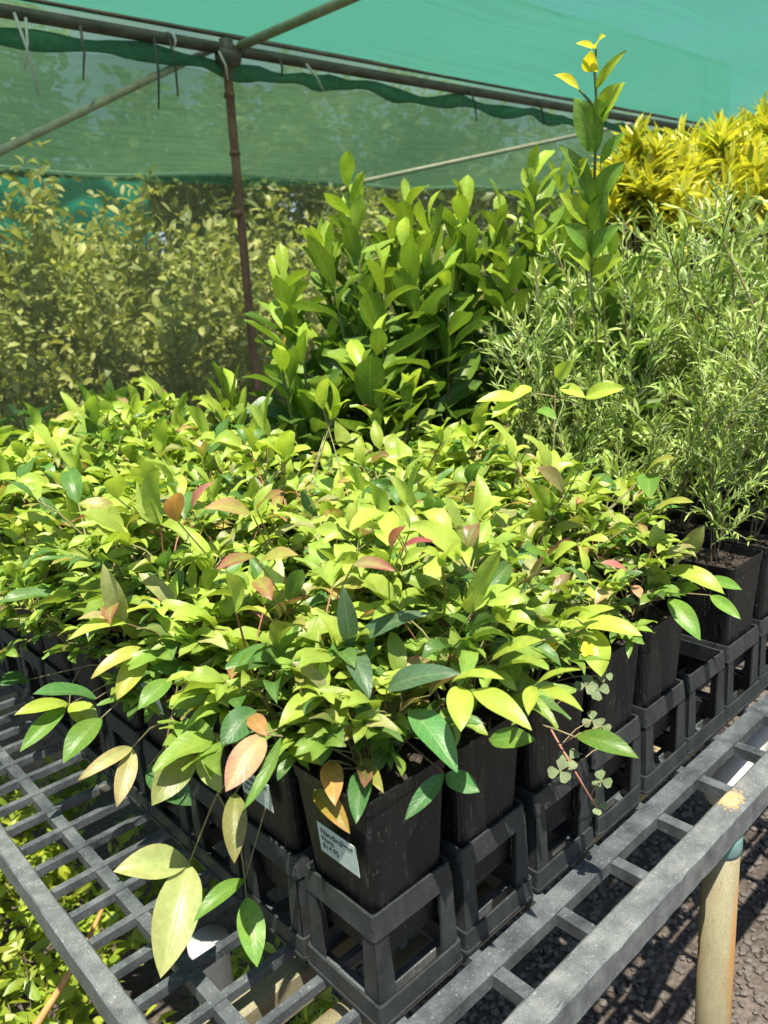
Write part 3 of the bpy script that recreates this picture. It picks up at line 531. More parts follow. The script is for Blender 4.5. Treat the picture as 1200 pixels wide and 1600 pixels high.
# ================================================================== pot holders
PX, PITCH_ = 0.187, 0.1095
PY = 0.274
def holder_meshes(rounded=False):
    h = 0.1045/2; ht = 0.0965/2; z1, z2, z3, z4 = 0.024, 0.089, 0.112, 0.0025; th = 0.0025
    def ring(a0, a1, zz0, zz1, rr=0.0):
        mb = MB(); n = 5
        def loop(a):
            if not rr: return [(-a, -a), (a, -a), (a, a), (-a, a)]
            o = []
            for cx, cy, s in ((a-rr, -a+rr, -90), (a-rr, a-rr, 0), (-a+rr, a-rr, 90), (-a+rr, -a+rr, 180)):
                for k in range(n): g_ = rad(s+90*k/(n-1)); o.append((cx+rr*math.cos(g_), cy+rr*math.sin(g_)))
            return o
        O0, O1 = loop(a0), loop(a1); I1, I0 = [(x*(1-th/a1), y*(1-th/a1)) for x, y in O1], [(x*(1-th/a0), y*(1-th/a0)) for x, y in O0]; k = len(O0)
        V = [(*p_, zz0) for p_ in O0]+[(*p_, zz1) for p_ in O1]+[(*p_, zz1) for p_ in I1]+[(*p_, zz0) for p_ in I0]
        Q = [(r_*k+i, r_*k+(i+1) % k, ((r_+1) % 4)*k+(i+1) % k, ((r_+1) % 4)*k+i) for r_ in range(4) for i in range(k)]
        mb.add(V, Q); return mb
    rr = 0.018 if rounded else 0.004
    base = ring(h, h*0.995, z4, z1, rr)
    fl = ring(h+0.0012, h+0.0012, 0.0012, 0.0045, rr+0.001)
    base.add(fl.v[0], fl.q[0])
    top = ring(ht+0.001, ht-0.001, z2, z3, 0.004)
    posts = []
    for sx in (-1, 1):
        for sy in (-1, 1):
            mb = MB(); wb, wt_ = 0.021, 0.015
            # two thin blades meeting at the corner
            B, T = h-0.0032, ht-0.0005
            def blade(swap):
                lo = [(B, B), (B-wb, B), (B-wb, B-th), (B-th*swap, B-th)]; hi = [(T, T), (T-wt_, T), (T-wt_, T-th), (T-th*swap, T-th)]
                f_ = (lambda p_: (sx*p_[0], sy*p_[1])) if not swap else (lambda p_: (sx*p_[1], sy*p_[0]))
                lo2 = [(*f_(p_), 0.004) for p_ in lo]; hi2 = [(*f_(p_), z2+0.012) for p_ in hi]
                mb.hexa(lo2, hi2)
            blade(0); blade(1); posts.append(mb)
    return base, top, posts
HC = {}
HG = 'black plastic holders the pots stand in'
def holder(x, y, lb, rounded=False):
    r_ = thing('pot_holder', (x+random.gauss(0, 0.0007), y+random.gauss(0, 0.0007), BZ+0.001), lb, 'pot holder', HG, rz=random.gauss(0, 0.011))
    if rounded not in HC:
        b, t, ps = holder_meshes(rounded)
        HC[rounded] = [b.build('base_frame', M['holder'], r_), t.build('top_frame', M['holder'], r_)]+[q_.build('corner_post', M['holder'], r_) for q_ in ps]
    else:
        for c_ in HC[rounded]: copy_to(c_, r_)
    return r_
# ================================================================== pots
def pot_mesh():
    mb = MB(); n = 4
    def loop(a, z, rr):
        o = []
        for cx, cy, s in ((a-rr, -a+rr, -90), (a-rr, a-rr, 0), (-a+rr, a-rr, 90), (-a+rr, -a+rr, 180)):
            for k in range(n): g_ = rad(s+90*k/(n-1)); o.append((cx+rr*math.cos(g_), cy+rr*math.sin(g_), z))
        return o
    Ls = [loop(0.038, -0.165, 0.008), loop(0.0385, -0.165, 0.008), loop(0.0478, -0.0125, 0.008), loop(0.0490, -0.012, 0.008), loop(0.0500, -0.0005, 0.008), loop(0.0497, 0, 0.008), loop(0.0478, 0, 0.008), loop(0.0470, -0.03, 0.008)]
    k = n*4; V = sum(Ls, []); Q = [(r_*k+i, r_*k+(i+1) % k, (r_+1)*k+(i+1) % k, (r_+1)*k+i) for r_ in range(len(Ls)-1) for i in range(k)]
    V.append((0, 0, -0.165)); mb.add(V, Q, [(len(V)-1, (i+1) % k, i) for i in range(k)]); return mb
def soil_mesh():
    rng = np.random.default_rng(2); m_ = 14; V = [(-0.0468+0.0936*i/m_, -0.0468+0.0936*j/m_, -0.013+rng.normal(0, 0.0018)) for j in range(m_+1) for i in range(m_+1)]
    mb = MB(); mb.add(V, [(j*(m_+1)+i, j*(m_+1)+i+1, (j+1)*(m_+1)+i+1, (j+1)*(m_+1)+i) for j in range(m_) for i in range(m_)])
    for i in range(70):
        p_ = np.array([rng.uniform(-0.044, 0.044), rng.uniform(-0.044, 0.044), -0.0115]); mb.add(ico*rng.uniform(0.0012, 0.0036)*[1, rng.uniform(.5, 1), 0.6]+p_, None, icf)
    return mb
RIM = 0.965
PC = {}
def add_pot(root):
    if 'pot' not in PC:
        PC['pot'] = pot_mesh().build('pot', M['pot'], root); soil_mesh().build('soil', M['soil'], PC['pot'])
    else: copy_to(PC['pot'], root)
ORD = ['first', 'second', 'third', 'fourth', 'fifth', 'sixth', 'seventh', 'eighth', 'ninth', 'tenth', 'eleventh', 'twelfth', 'thirteenth', 'fourteenth']
# ---------------- nandinas
NV = [nandina_mesh(100+s, 0.075+0.02*(s % 3), 5+s % 2) for s in range(9)]
NC = {}; NAND = {}
rng = np.random.default_rng(77); random.seed(4)
NG = 'young nandinas packed in square pots on the bench'
cells = [(i, j) for j in range(6) for i in range(5 if j == 0 else 6)]+[(i, j) for j in range(6, 13) for i in range(4)]
for (i, j) in cells:
    x, y = PX+PITCH_*(i+0.5)-0.0025, PY+PITCH_*(j+0.5)-0.0025
    if i == 0 and j == 0: lb = 'yellow green nandina in the black pot at the near corner, price label facing out'
    elif j == 0: lb = f'yellow green nandina, {ORD[i]} pot from the near corner along the right edge of the bench'
    elif i == 0: lb = f'yellow green nandina, {ORD[j]} pot from the near corner along the left side'
    else: lb = f'yellow green nandina, {ORD[i]} pot in from the left side, {ORD[j]} row back'
    r_ = thing('potted_nandina', (x+rng.normal(0, 0.0012), y+rng.normal(0, 0.0012), RIM+rng.normal(0, 0.003)), lb, 'potted plant', NG, rz=rng.integers(0, 4)*math.pi/2+rng.normal(0, 0.02))
    NAND[(i, j)] = r_; add_pot(r_)
    k = int(rng.integers(0, 9))
    f_s = NV[k]
    if k not in NC:
        fo_, st_ = f_s[0].build('foliage', M['nandina'], r_, True), f_s[1].build('stem', M['stem'], r_, True); NC[k] = (fo_, st_)
    else: fo_, st_ = copy_to(NC[k][0], r_), copy_to(NC[k][1], r_)
    sc_ = rng.uniform(0.92, 1.12)*(1.10 if i == 0 and j > 0 else 1.0)*(1+0.022*min(j, 7)+0.012*i*(j > 1))
    if j == 0 and i in (3, 4): sc_ = 0.8
    if (i, j) == (0, 0): sc_ = 0.85
    for o in (fo_, st_): o.location = (0, 0, -0.012); o.scale = (sc_, sc_, sc_*rng.uniform(0.9, 1.15)*((1+0.065*max(0, j-2)+0.03*max(0, i-2)*(j > 2))*(0.84 if i > 2 and j > 3 else 1.0) if j < 6 else (1.0, 1.08, 1.18, 1.28)[i]*(1.0 if j < 10 else 0.92))); 
    st_.scale = fo_.scale; a_ = rng.uniform(0, 6.28)
    for o in (fo_, st_): o.rotation_euler = (0, 0, a_)
    if i == 0 and 1 < j < 11:                    # the outer plants flop over the side of their pots
        cz, sz_ = math.cos(-r_.rotation_euler.z), math.sin(-r_.rotation_euler.z)
        for src in NC[(k+4) % 9] if (k+4) % 9 in NC else NC[k]:
            o = copy_to(src, r_); dx, dy = -0.034, rng.normal(0, 0.01); o.location = (cz*dx-sz_*dy, sz_*dx+cz*dy, -0.034); o.rotation_euler = (0, -0.35, a_+2.0); o.scale = (0.95, 0.95, 0.85)
# holders along the two visible sides (and the row behind them)
for i in range(8):
    lb = ['black pot holder at the near corner of the bench', 'black pot holder second from the near corner along the right edge', 'black pot holder third from the near corner along the right edge', 'round-cornered pot holder fourth along the right edge',
          'black pot holder just before the empty one on the right edge', 'empty grey pot holder on the right edge, no pot in it', 'grey pot holder touching the far side of the empty one', 'grey pot holder one pot beyond the empty holder, right edge'][i]
    holder(PX+PITCH_*(i+0.5)-0.0025, PY+PITCH_*0.5-0.0025, lb, i == 3)
for i in range(8, 14): holder(PX+PITCH_*(i+0.5)-0.0025, PY+PITCH_*0.5-0.0025, f'grey pot holder, {ORD[i-6]} past the empty one on the right edge')
for j in range(1, 10): holder(PX+PITCH_*0.5-0.0025, PY+PITCH_*(j+0.5)-0.0025, f'black pot holder {ORD[j]} from the near corner along the left side')
for i in range(1, 8): holder(PX+PITCH_*(i+0.5)-0.0025, PY+PITCH_*1.5-0.0025, f'black pot holder in the second row, {ORD[i]} from the left side')

# ---------------- price labels (on pot faces)
def label(root, px, k, v, ww, hh, lines, yaw=-math.pi/2, tilt=0.06, roll=0.0):
    c_ = at(px[0], px[1], k, v)
    mw = Matrix.Translation(Vector(c_)) @ Matrix.Rotation(yaw, 4, 'Z') @ Matrix.Rotation(math.pi/2+tilt, 4, 'X') @ Matrix.Rotation(roll, 4, 'Z')
    mb = MB(); mb.box(-ww/2, ww/2, -hh/2, hh/2, -0.0003, 0.0003); o = mb.build('price_label', M['paper'], root)
    bpy.context.view_layer.update()
    o.matrix_parent_inverse = Matrix.Identity(4); o.matrix_basis = root.matrix_world.inverted() @ mw
    if lines:
        tm = []
        for (s, x, y, size) in lines:
            cu = bpy.data.curves.new('lettering', 'FONT'); cu.body = s; cu.size = size; cu.extrude = 0.0001; to = bpy.data.objects.new('lettering', cu); sc.collection.objects.link(to)
            bpy.context.view_layer.update(); me = bpy.data.meshes.new_from_object(to); bpy.data.objects.remove(to)
            V = np.zeros(len(me.vertices)*3); me.vertices.foreach_get('co', V); V = V.reshape(-1, 3)+np.array([x, y, 0.0006]); tm.append((V, [list(p_.vertices) for p_ in me.polygons])); bpy.data.meshes.remove(me)
        me = bpy.data.meshes.new('lettering'); vv = []; ff = []
        for V, fs in tm: n0 = len(vv); vv += V.tolist(); ff += [[a_+n0 for a_ in f_] for f_ in fs]
        me.from_pydata(vv, [], ff); me.materials.append(M['ink']); lo = bpy.data.objects.new('lettering', me); sc.collection.objects.link(lo); lo.parent = o
    return o
bpy.context.view_layer.update()
T3 = [('Nandina', -0.021, 0.0055, 0.0085), ('Dwarf', 0.0055, 0.0075, 0.0062), ('Nana', -0.021, -0.0015, 0.0078), ('$14.95', -0.021, -0.009, 0.0078)]
label(NAND[(0, 0)], (528, 1326), 'x', 0.186, 0.050, 0.030, T3)
label(NAND[(0, 1)], (400, 1232), 'x', 0.186, 0.050, 0.030, T3)
label(NAND[(0, 2)], (310, 1150), 'x', 0.180, 0.050, 0.030, T3)
label(NAND[(0, 3)], (238, 1092), 'x', 0.172, 0.040, 0.030, None, roll=0.15)

# ---------------- sprigs modelled after the individual leaves the photo shows
TAN = (0.34, 0.30, 0.14); BRN = (0.22, 0.12, 0.06)
def sprig(root, leaf_list, stems=(), seed=0, name='sprig', mt=None, thick=1.0):
    bpy.context.view_layer.update()
    rg = np.random.default_rng(seed); mb = MB()
    for (b, t, k, vb, vt, wpx, c, dr, tipc, hint) in leaf_list:
        B = at(*b, k, vb); T = at(*t, 'd', np.linalg.norm(B-CAM)*(1-0.022*(1+(k == 'z')))); Ln = np.linalg.norm(T-B); dist = np.linalg.norm(B-CAM); W = wpx*dist/F*0.80
        view = nrm(CAM-B); nh = nrm(np.array([0, 0, 1.0])*hint+view*(1-hint)+rg.normal(0, 0.08, 3))
        leaves(mb, B, T-B, nh, Ln*(1+0.04*dr*dr), W, np.array(c), (0.85, 1.0), dr*1.25, 0.22+rg.uniform(0, 0.15), 12, 6, (tipc[0], tipc[1]) if tipc else None, 0.04, rg)
    for (pts, k, vals, c) in stems:
        P_ = np.array([at(*p_, k, v_) for p_, v_ in zip(pts, vals)]); mb.tube(P_, [0.0010*thick]*(len(P_)-1)+[0.0007*thick], 5, col=c)
    SP = np.concatenate([np.array([at(*p_, k, v_) for p_, v_ in zip(pts, vals)]) for (pts, k, vals, c) in stems]) if stems else np.zeros((0, 3))
    o0 = np.array(root.matrix_world.translation)-np.array([0, 0, 0.012])
    for (b, t, k, vb, vt, wpx, c, dr, tipc, hint) in leaf_list:
        B = at(*b, k, vb)
        if len(SP) == 0 or np.linalg.norm(SP-B, axis=1).min() > 0.012:      # a thin stem from the pot carries the leaf
            mid = o0*0.45+B*0.55+np.array([0, 0, 0.012]); mb.tube([o0, mid, B], [0.0011, 0.0009, 0.0007], 5, col=TAN)
    o = mb.build(name, mt or M['nandina'], root, True)
    bpy.context.view_layer.update(); o.matrix_parent_inverse = Matrix.Identity(4); o.matrix_basis = root.matrix_world.inverted(); return o
TAN = (0.34, 0.30, 0.14); BRN = (0.22, 0.12, 0.06)
BY_ = np.array([0.40, 0.51, 0.07]); PLG = np.array([0.42, 0.50, 0.17]); BLG = np.array([0.085, 0.16, 0.08])
tp = lambda c, a: (c, a)
# hanging sprigs on the left side
sprig(NAND[(0, 1)], [((294, 1347), (176, 1362), 'x', 0.125, 0.10, 62, PLG, 0.5, tp(PINK, 0.1), 0.3), ((296, 1348), (250, 1530), 'x', 0.125, 0.095, 78, PLG*0.95, 0.6, tp(PINK, 0.12), 0.15),
      ((383, 1374), (300, 1443), 'x', 0.150, 0.13, 32, MG, 0.9, None, 0.5), ((385, 1402), (402, 1512), 'x', 0.150, 0.14, 48, MG*1.25, 0.5, None, 0.2), ((368, 1238), (366, 1350), 'x', 0.140, 0.13, 46, OLV, 0.5, tp(PINK, 0.2), 0.1),
      ((413, 1148), (352, 1238), 'x', 0.150, 0.13, 60, np.array([0.46, 0.44, 0.18]), 0.5, tp(PINK, 0.75), 0.3), ((440, 1150), (378, 1268), 'x', 0.155, 0.14, 26, MG*0.9, -0.9, None, 0.3),
      ((302, 1172), (236, 1260), 'x', 0.140, 0.11, 62, OLV*1.1, 0.7, tp(PALE, 0.3), 0.2), ((312, 1180), (345, 1240), 'x', 0.140, 0.13, 40, PLG, 0.5, None, 0.3),
      ((400, 1110), (345, 1165), 'x', 0.16, 0.14, 60, DG*1.1, 0.6, None, 0.4), ((390, 1120), (418, 1150), 'x', 0.15, 0.14, 36, np.array([0.42, 0.26, 0.06]), 0.6, tp(PINK, 0.4), 0.3)],
      [([(455, 1130), (413, 1148), (340, 1240), (330, 1262), (297, 1345)], 'x', [0.2, 0.155, 0.142, 0.14, 0.125], TAN), ([(340, 1240), (372, 1300), (380, 1350), (385, 1402)], 'x', [0.142, 0.145, 0.148, 0.15], TAN), ([(441, 1150), (413, 1148)], 'x', [0.155, 0.15], TAN)], 1)
sprig(NAND[(0, 2)], [((207, 1168), (118, 1222), 'x', 0.135, 0.12, 26, PLG, 1.1, tp(PINK, 0.5), 0.3), ((208, 1170), (182, 1262), 'x', 0.135, 0.12, 36, PLG*0.85, 0.4, tp(PINK, 0.5), 0.15),
      ((230, 1200), (300, 1260), 'x', 0.15, 0.15, 60, DG, 0.5, None, 0.3), ((268, 1062), (215, 1110), 'x', 0.16, 0.15, 40, MG, 0.6, None, 0.5), ((285, 1090), (320, 1060), 'x', 0.17, 0.17, 28, PALE, 0.6, tp(PINK, 0.5), 0.4),
      ((275, 1120), (330, 1085), 'x', 0.17, 0.17, 30, MG, 0.4, None, 0.4)],
      [([(330, 1030), (280, 1060), (268, 1122), (235, 1138), (207, 1168)], 'x', [0.19, 0.165, 0.15, 0.14, 0.135], TAN), ([(268, 1122), (290, 1145), (303, 1172), (312, 1180)], 'x', [0.15, 0.145, 0.142, 0.14], TAN), ([(267, 1122), (262, 1150), (258, 1190)], 'x', [0.15, 0.145, 0.14], TAN)], 2)
sprig(NAND[(0, 3)], [((106, 1100), (20, 1118), 'x', 0.14, 0.12, 28, BY_, 0.7, None, 0.6), ((104, 1103), (30, 1176), 'x', 0.14, 0.12, 34, MG, 0.5, None, 0.5), ((110, 1100), (154, 1140), 'x', 0.14, 0.13, 42, BY_, 0.6, None, 0.5),
      ((158, 1122), (98, 1194), 'x', 0.135, 0.12, 48, MG*0.9, 0.6, None, 0.5), ((150, 1092), (50, 1085), 'x', 0.155, 0.14, 48, DG*1.5, 0.6, None, 0.7), ((45, 1062), (0, 1070), 'x', 0.15, 0.14, 42, DG*1.3, 0.6, None, 0.5)],
      [([(128, 1040), (112, 1070), (108, 1100)], 'x', [0.17, 0.15, 0.14], TAN)], 3)
sprig(NAND[(0, 2)], [((230, 1015), (140, 1062), 'x', 0.16, 0.13, 30, BY_*0.9, 1.0, tp(PINK, 0.4), 0.5), ((227, 1020), (182, 1094), 'x', 0.16, 0.14, 46, BY_*0.85, 0.4, tp(RED, 0.2), 0.4), ((231, 1020), (288, 1062), 'x', 0.16, 0.15, 42, BY_*0.9, 0.5, None, 0.4),
      ((232, 1013), (296, 1014), 'x', 0.165, 0.17, 24, BY_, 0.7, tp(RED, 0.3), 0.8), ((200, 975), (105, 1000), 'z', 1.06, 1.04, 30, YG, 0.9, None, 0.6), ((195, 972), (160, 880), 'z', 1.06, 1.10, 40, PALE, 0.5, None, 0.4), ((190, 975), (120, 968), 'z', 1.06, 1.05, 30, PALE, 0.6, tp(PINK, 0.3), 0.7)],
      [([(300, 1018), (262, 995), (200, 975)], 'z', [1.04, 1.05, 1.06], BRN), ([(330, 1010), (285, 1020), (231, 1016)], 'x', [0.19, 0.175, 0.16], TAN)], 4)
# the near corner pot
sprig(NAND[(0, 0)], [((548, 1010), (535, 914), 'z', 1.075, 1.13, 40, BLG, 0.4, None, 0.3), ((556, 1003), (672, 958), 'z', 1.075, 1.09, 44, BLG, 0.6, None, 0.6), ((545, 1012), (578, 1092), 'z', 1.075, 1.04, 48, BLG, 0.6, None, 0.6),
      ((604, 1078), (722, 1052), 'z', 1.05, 1.05, 50, BLG*1.1, 0.8, None, 0.6), ((572, 1078), (580, 1156), 'z', 1.04, 1.01, 46, DG*1.5, 0.5, None, 0.6), ((640, 1108), (715, 1208), 'z', 1.03, 0.98, 66, DG*1.8, 0.6, None, 0.6),
      ((512, 1080), (434, 1138), 'z', 1.04, 1.01, 50, BY_*0.9, 0.5, None, 0.6), ((530, 1084), (530, 1168), 'z', 1.04, 1.0, 36, BY_*0.8, 0.5, None, 0.6), ((718, 1072), (720, 1144), 'z', 1.06, 1.02, 52, BY_, 0.6, None, 0.6), ((738, 1078), (832, 1142), 'z', 1.06, 1.01, 46, BY_*0.95, 0.7, None, 0.6),
      ((705, 1068), (790, 1062), 'z', 1.06, 1.05, 30, BY_, 0.8, None, 0.7), ((604, 1130), (588, 1210), 'z', 1.0, 0.96, 40, MG, 0.5, None, 0.5), ((515, 1190), (524, 1260), 'z', 0.985, 0.945, 44, np.array([0.50, 0.34, 0.06]), 0.6, tp(PINK, 0.4), 0.4),
      ((492, 1235), (548, 1304), 'z', 0.96, 0.93, 40, MG*0.8, 0.9, tp(np.array([0.5, 0.25, 0.05]), 0.8), 0.4), ((568, 1200), (556, 1288), 'z', 0.985, 0.945, 44, DG*1.1, 0.5, None, 0.4), ((452, 1165), (505, 1195), 'z', 0.99, 0.98, 36, BY_*0.9, 0.5, None, 0.5),
      ((694, 1208), (632, 1282), 'y', 0.262, 0.25, 34, DG*1.2, 0.4, None, 0.3), ((696, 1212), (750, 1238), 'y', 0.262, 0.255, 42, DG*1.5, 0.5, None, 0.3), ((560, 1185), (600, 1240), 'z', 0.985, 0.965, 30, MG*0.9, 0.8, tp(np.array([0.5, 0.3, 0.05]), 0.5), 0.5)],
      [([(600, 1190), (575, 1120), (550, 1060), (548, 1010)], 'z', [0.955, 0.99, 1.04, 1.075], TAN), ([(605, 1190), (600, 1130), (604, 1078)], 'z', [0.955, 1.0, 1.05], TAN), ([(610, 1185), (650, 1140), (700, 1090), (718, 1072)], 'z', [0.955, 0.99, 1.04, 1.06], TAN),
       ([(625, 1150), (660, 1180), (694, 1208)], 'y', [0.31, 0.285, 0.262], BRN), ([(590, 1190), (550, 1140), (520, 1085)], 'z', [0.955, 0.99, 1.04], TAN), ([(560, 1200), (530, 1190), (513, 1188)], 'z', [0.955, 0.985, 0.985], TAN)], 5)
# right edge
sprig(NAND[(1, 0)], [((835, 1072), (908, 1046), 'z', 1.04, 1.045, 24, BY_, 0.5, None, 0.7), ((832, 1072), (826, 1118), 'z', 1.04, 1.01, 30, BY_, 0.5, None, 0.5), ((842, 1075), (912, 1112), 'z', 1.04, 1.01, 28, BY_, 0.6, None, 0.6), ((765, 1158), (838, 1156), 'y', 0.262, 0.25, 44, MG, 0.5, None, 0.3),
      ((900, 1150), (1000, 1186), 'y', 0.245, 0.235, 42, MG*0.85, 0.8, None, 0.5), ((770, 1030), (850, 1000), 'z', 1.06, 1.07, 36, BY_, 0.6, None, 0.7), ((740, 1000), (700, 960), 'z', 1.06, 1.09, 40, MG, 0.6, None, 0.6)],
      [([(790, 1090), (815, 1080), (835, 1072)], 'z', [1.0, 1.02, 1.04], TAN), ([(770, 1105), (838, 1130), (870, 1140), (900, 1152)], 'y', [0.33, 0.29, 0.26, 0.245], TAN), ([(770, 1105), (765, 1130), (765, 1158)], 'y', [0.33, 0.29, 0.262], TAN), ([(770, 1105), (790, 1090)], 'y', [0.33, 0.34], TAN)], 6)
sprig(NAND[(3, 0)], [((905, 975), (1005, 994), 'y', 0.29, 0.27, 42, BY_, 0.7, None, 0.6), ((925, 985), (940, 1058), 'y', 0.28, 0.262, 56, BY_*0.95, 0.6, None, 0.3), ((905, 965), (903, 1030), 'y', 0.29, 0.275, 34, BY_*0.95, 0.6, None, 0.4), ((900, 970), (960, 950), 'y', 0.30, 0.31, 30, BY_, 0.6, None, 0.6), ((985, 990), (982, 1030), 'y', 0.27, 0.262, 14, MG, 0.4, None, 0.4)],
      [([(800, 1010), (850, 1000), (905, 985)], 'z', [1.05, 1.05, 1.03], TAN)], 7)
sprig(NAND[(4, 0)], [((1035, 930), (1018, 880), 'y', 0.30, 0.31, 44, BY_*0.9, 0.4, None, 0.4), ((1040, 890), (1135, 930), 'y', 0.30, 0.28, 40, BY_, 0.9, None, 0.6), ((1045, 935), (1095, 1002), 'y', 0.28, 0.262, 38, MG*1.2, 0.7, None, 0.3), ((1050, 930), (1095, 920), 'y', 0.29, 0.28, 34, MG*1.1, 0.5, None, 0.5), ((1110, 930), (1158, 968), 'y', 0.275, 0.265, 24, MG*1.3, 0.4, None, 0.4),
      ((1100, 905), (1160, 922), 'y', 0.29, 0.285, 26, MG*1.2, 0.4, None, 0.5), ((1070, 870), (1100, 820), 'y', 0.34, 0.35, 34, MG, 0.4, tp(PINK, 0.3), 0.4), ((985, 900), (935, 880), 'y', 0.30, 0.32, 26, PINK*0.9, 0.7, tp(PINK, 0.8), 0.6), ((990, 915), (1000, 935), 'y', 0.29, 0.28, 22, PINK, 0.5, tp(PALE, 0.5), 0.6), ((955, 915), (930, 945), 'y', 0.30, 0.28, 30, PALE, 0.5, tp(PINK, 0.6), 0.6)],
      [([(960, 950), (1000, 942), (1040, 935)], 'y', [0.33, 0.31, 0.285], TAN), ([(1000, 925), (1050, 925), (1110, 930)], 'y', [0.33, 0.30, 0.275], TAN)], 8)
# taller yellow-green shoot at the back right of the carpet
sprig(NAND[(5, 3)], [((868, 590), (897, 563), 'd', 1.13, 1.12, 30, BY_, 0.4, None, 0.2), ((815, 622), (744, 628), 'd', 1.13, 1.10, 30, BY_, 0.5, None, 0.5), ((810, 625), (768, 654), 'd', 1.13, 1.10, 32, BY_, 0.5, None, 0.5), ((830, 605), (800, 625), 'd', 1.14, 1.12, 26, BY_, 0.5, None, 0.5), ((875, 605), (915, 622), 'd', 1.13, 1.12, 26, BY_, 0.5, None, 0.5),
      ((915, 620), (978, 606), 'd', 1.13, 1.12, 34, BY_, 0.5, None, 0.4), ((915, 622), (965, 600), 'd', 1.14, 1.15, 28, BY_, 0.4, None, 0.4), ((840, 640), (870, 655), 'd', 1.12, 1.1, 24, MG, 0.5, None, 0.5)],
      [([(862, 760), (866, 680), (868, 592)], 'd', [1.13, 1.13, 1.13], TAN), ([(868, 620), (840, 615), (815, 622)], 'd', [1.13, 1.13, 1.13], TAN), ([(868, 625), (890, 620), (915, 620)], 'd', [1.13, 1.13, 1.13], TAN)], 9)
# red-flushed and pale sprigs in the carpet
def zs(root, items, seed): sprig(root, [(b, t, 'z', z+0.045, z, wv*1.25, c, 0.6, tc_, 0.6) for (b, t, z, wv, c, tc_) in items], [], seed)
zs(NAND[(1, 2)], [((400, 905), (425, 938), 1.10, 30, BY_*0.8, tp(RED, 1)), ((405, 880), (468, 868), 1.11, 30, BY_*0.9, tp(PINK, 0.5)), ((398, 870), (338, 892), 1.11, 26, BY_*0.7, tp(RED, 1)), ((402, 798), (446, 768), 1.13, 24, BY_*0.8, tp(RED, 0.9)), ((395, 805), (318, 795), 1.13, 36, BY_*0.9, tp(PINK, 0.8)), ((552, 882), (618, 892), 1.10, 26, PALE, tp(RED, 1))], 11)
zs(NAND[(1, 3)], [((278, 815), (275, 770), 1.12, 34, np.array([0.5, 0.25, 0.06]), tp(PINK, 0.5)), ((300, 800), (335, 752), 1.12, 22, PINK, tp(PINK, 0.8)), ((185, 780), (178, 745), 1.12, 30, BY_, None)], 12)
zs(NAND[(2, 2)], [((612, 855), (635, 820), 1.12, 24, PINK*0.8, tp(RED, 0.8)), ((625, 862), (678, 846), 1.12, 22, RED, tp(RED, 0.9)), ((505, 640), (512, 590), 1.17, 26, BY_, None), ((640, 830), (610, 790), 1.12, 26, BY_, None)], 13)

BYL = BY_*1.1
zs(NAND[(2, 4)], [((515, 655), (482, 612), 1.13, 22, BYL, None), ((520, 655), (548, 625), 1.13, 22, BYL, None), ((518, 656), (512, 590), 1.13, 26, BYL, None), ((440, 720), (400, 690), 1.12, 28, BYL, None), ((444, 720), (455, 672), 1.12, 34, BYL, None), ((446, 722), (486, 700), 1.12, 28, BYL, None)], 14)
zs(NAND[(4, 4)], [((640, 620), (628, 582), 1.14, 20, BYL, None), ((643, 620), (658, 575), 1.14, 20, BYL, None), ((645, 622), (684, 598), 1.14, 18, BYL, None), ((690, 690), (660, 660), 1.13, 22, BYL, None), ((692, 690), (705, 652), 1.13, 22, BYL, None), ((694, 692), (730, 680), 1.13, 20, BYL, None)], 15)
zs(NAND[(2, 1)], [((600, 800), (545, 830), 1.12, 34, BYL, None), ((605, 800), (612, 845), 1.12, 34, BYL, None), ((690, 885), (660, 860), 1.10, 34, BYL, None), ((693, 885), (722, 850), 1.10, 40, BYL, None), ((860, 880), (862, 835), 1.08, 36, BYL, None), ((862, 882), (905, 850), 1.08, 34, BYL, None), ((858, 884), (820, 860), 1.08, 30, MG, None)], 16)
zs(NAND[(3, 1)], [((905, 735), (880, 720), 1.10, 30, BYL, None), ((905, 735), (930, 722), 1.10, 30, MG*1.2, None), ((880, 770), (835, 730), 1.10, 34, OLV, tp(PINK, 0.4)), ((1010, 740), (1055, 715), 1.06, 24, BY_, tp(PINK, 0.3)), ((1012, 742), (1015, 780), 1.06, 34, MG, None), ((1020, 800), (1085, 785), 1.05, 22, BY_, tp(PINK, 0.3))], 17)
# ---------------- oxalis weed over the right pots
ox = thing('clover_weed', (0.44, 0.262, 0.95), 'small grey green clover weed with two yellow flowers trailing over the pots', 'weed'); bpy.context.view_layer.update()
fb, sb, pb_ = MB(), MB(), MB(); rgo = np.random.default_rng(21)
def trefoil(p, n_, s):
    n_ = nrm(n_); a = nrm(np.cross(n_, [0.3, 0.5, 0.8])); b = np.cross(n_, a); ph = rgo.uniform(0, 6.28)
    for k in range(3):
        for e in (-0.22, 0.22):
            g_ = ph+k*2.094+e; d = math.cos(g_)*a+math.sin(g_)*b; leaves(fb, p, d, n_, s, s*0.72, np.array([0.17, 0.23, 0.10])*rgo.uniform(0.85, 1.2), (1.1, 0.32), 0.2, 0.1, 5, 3)
P_ = np.array([at(x, y, 'y', v) for x, y, v in ((862, 925, 0.36), (868, 960, 0.345), (862, 1010, 0.33), (850, 1070, 0.31), (850, 1120, 0.29), (875, 1165, 0.26), (895, 1200, 0.245), (922, 1245, 0.232), (935, 1265, 0.228))])-np.array(ox.location); sb.tube(P_, [0.0011]*8+[0.0007], 5, col=(0.33, 0.14, 0.1))
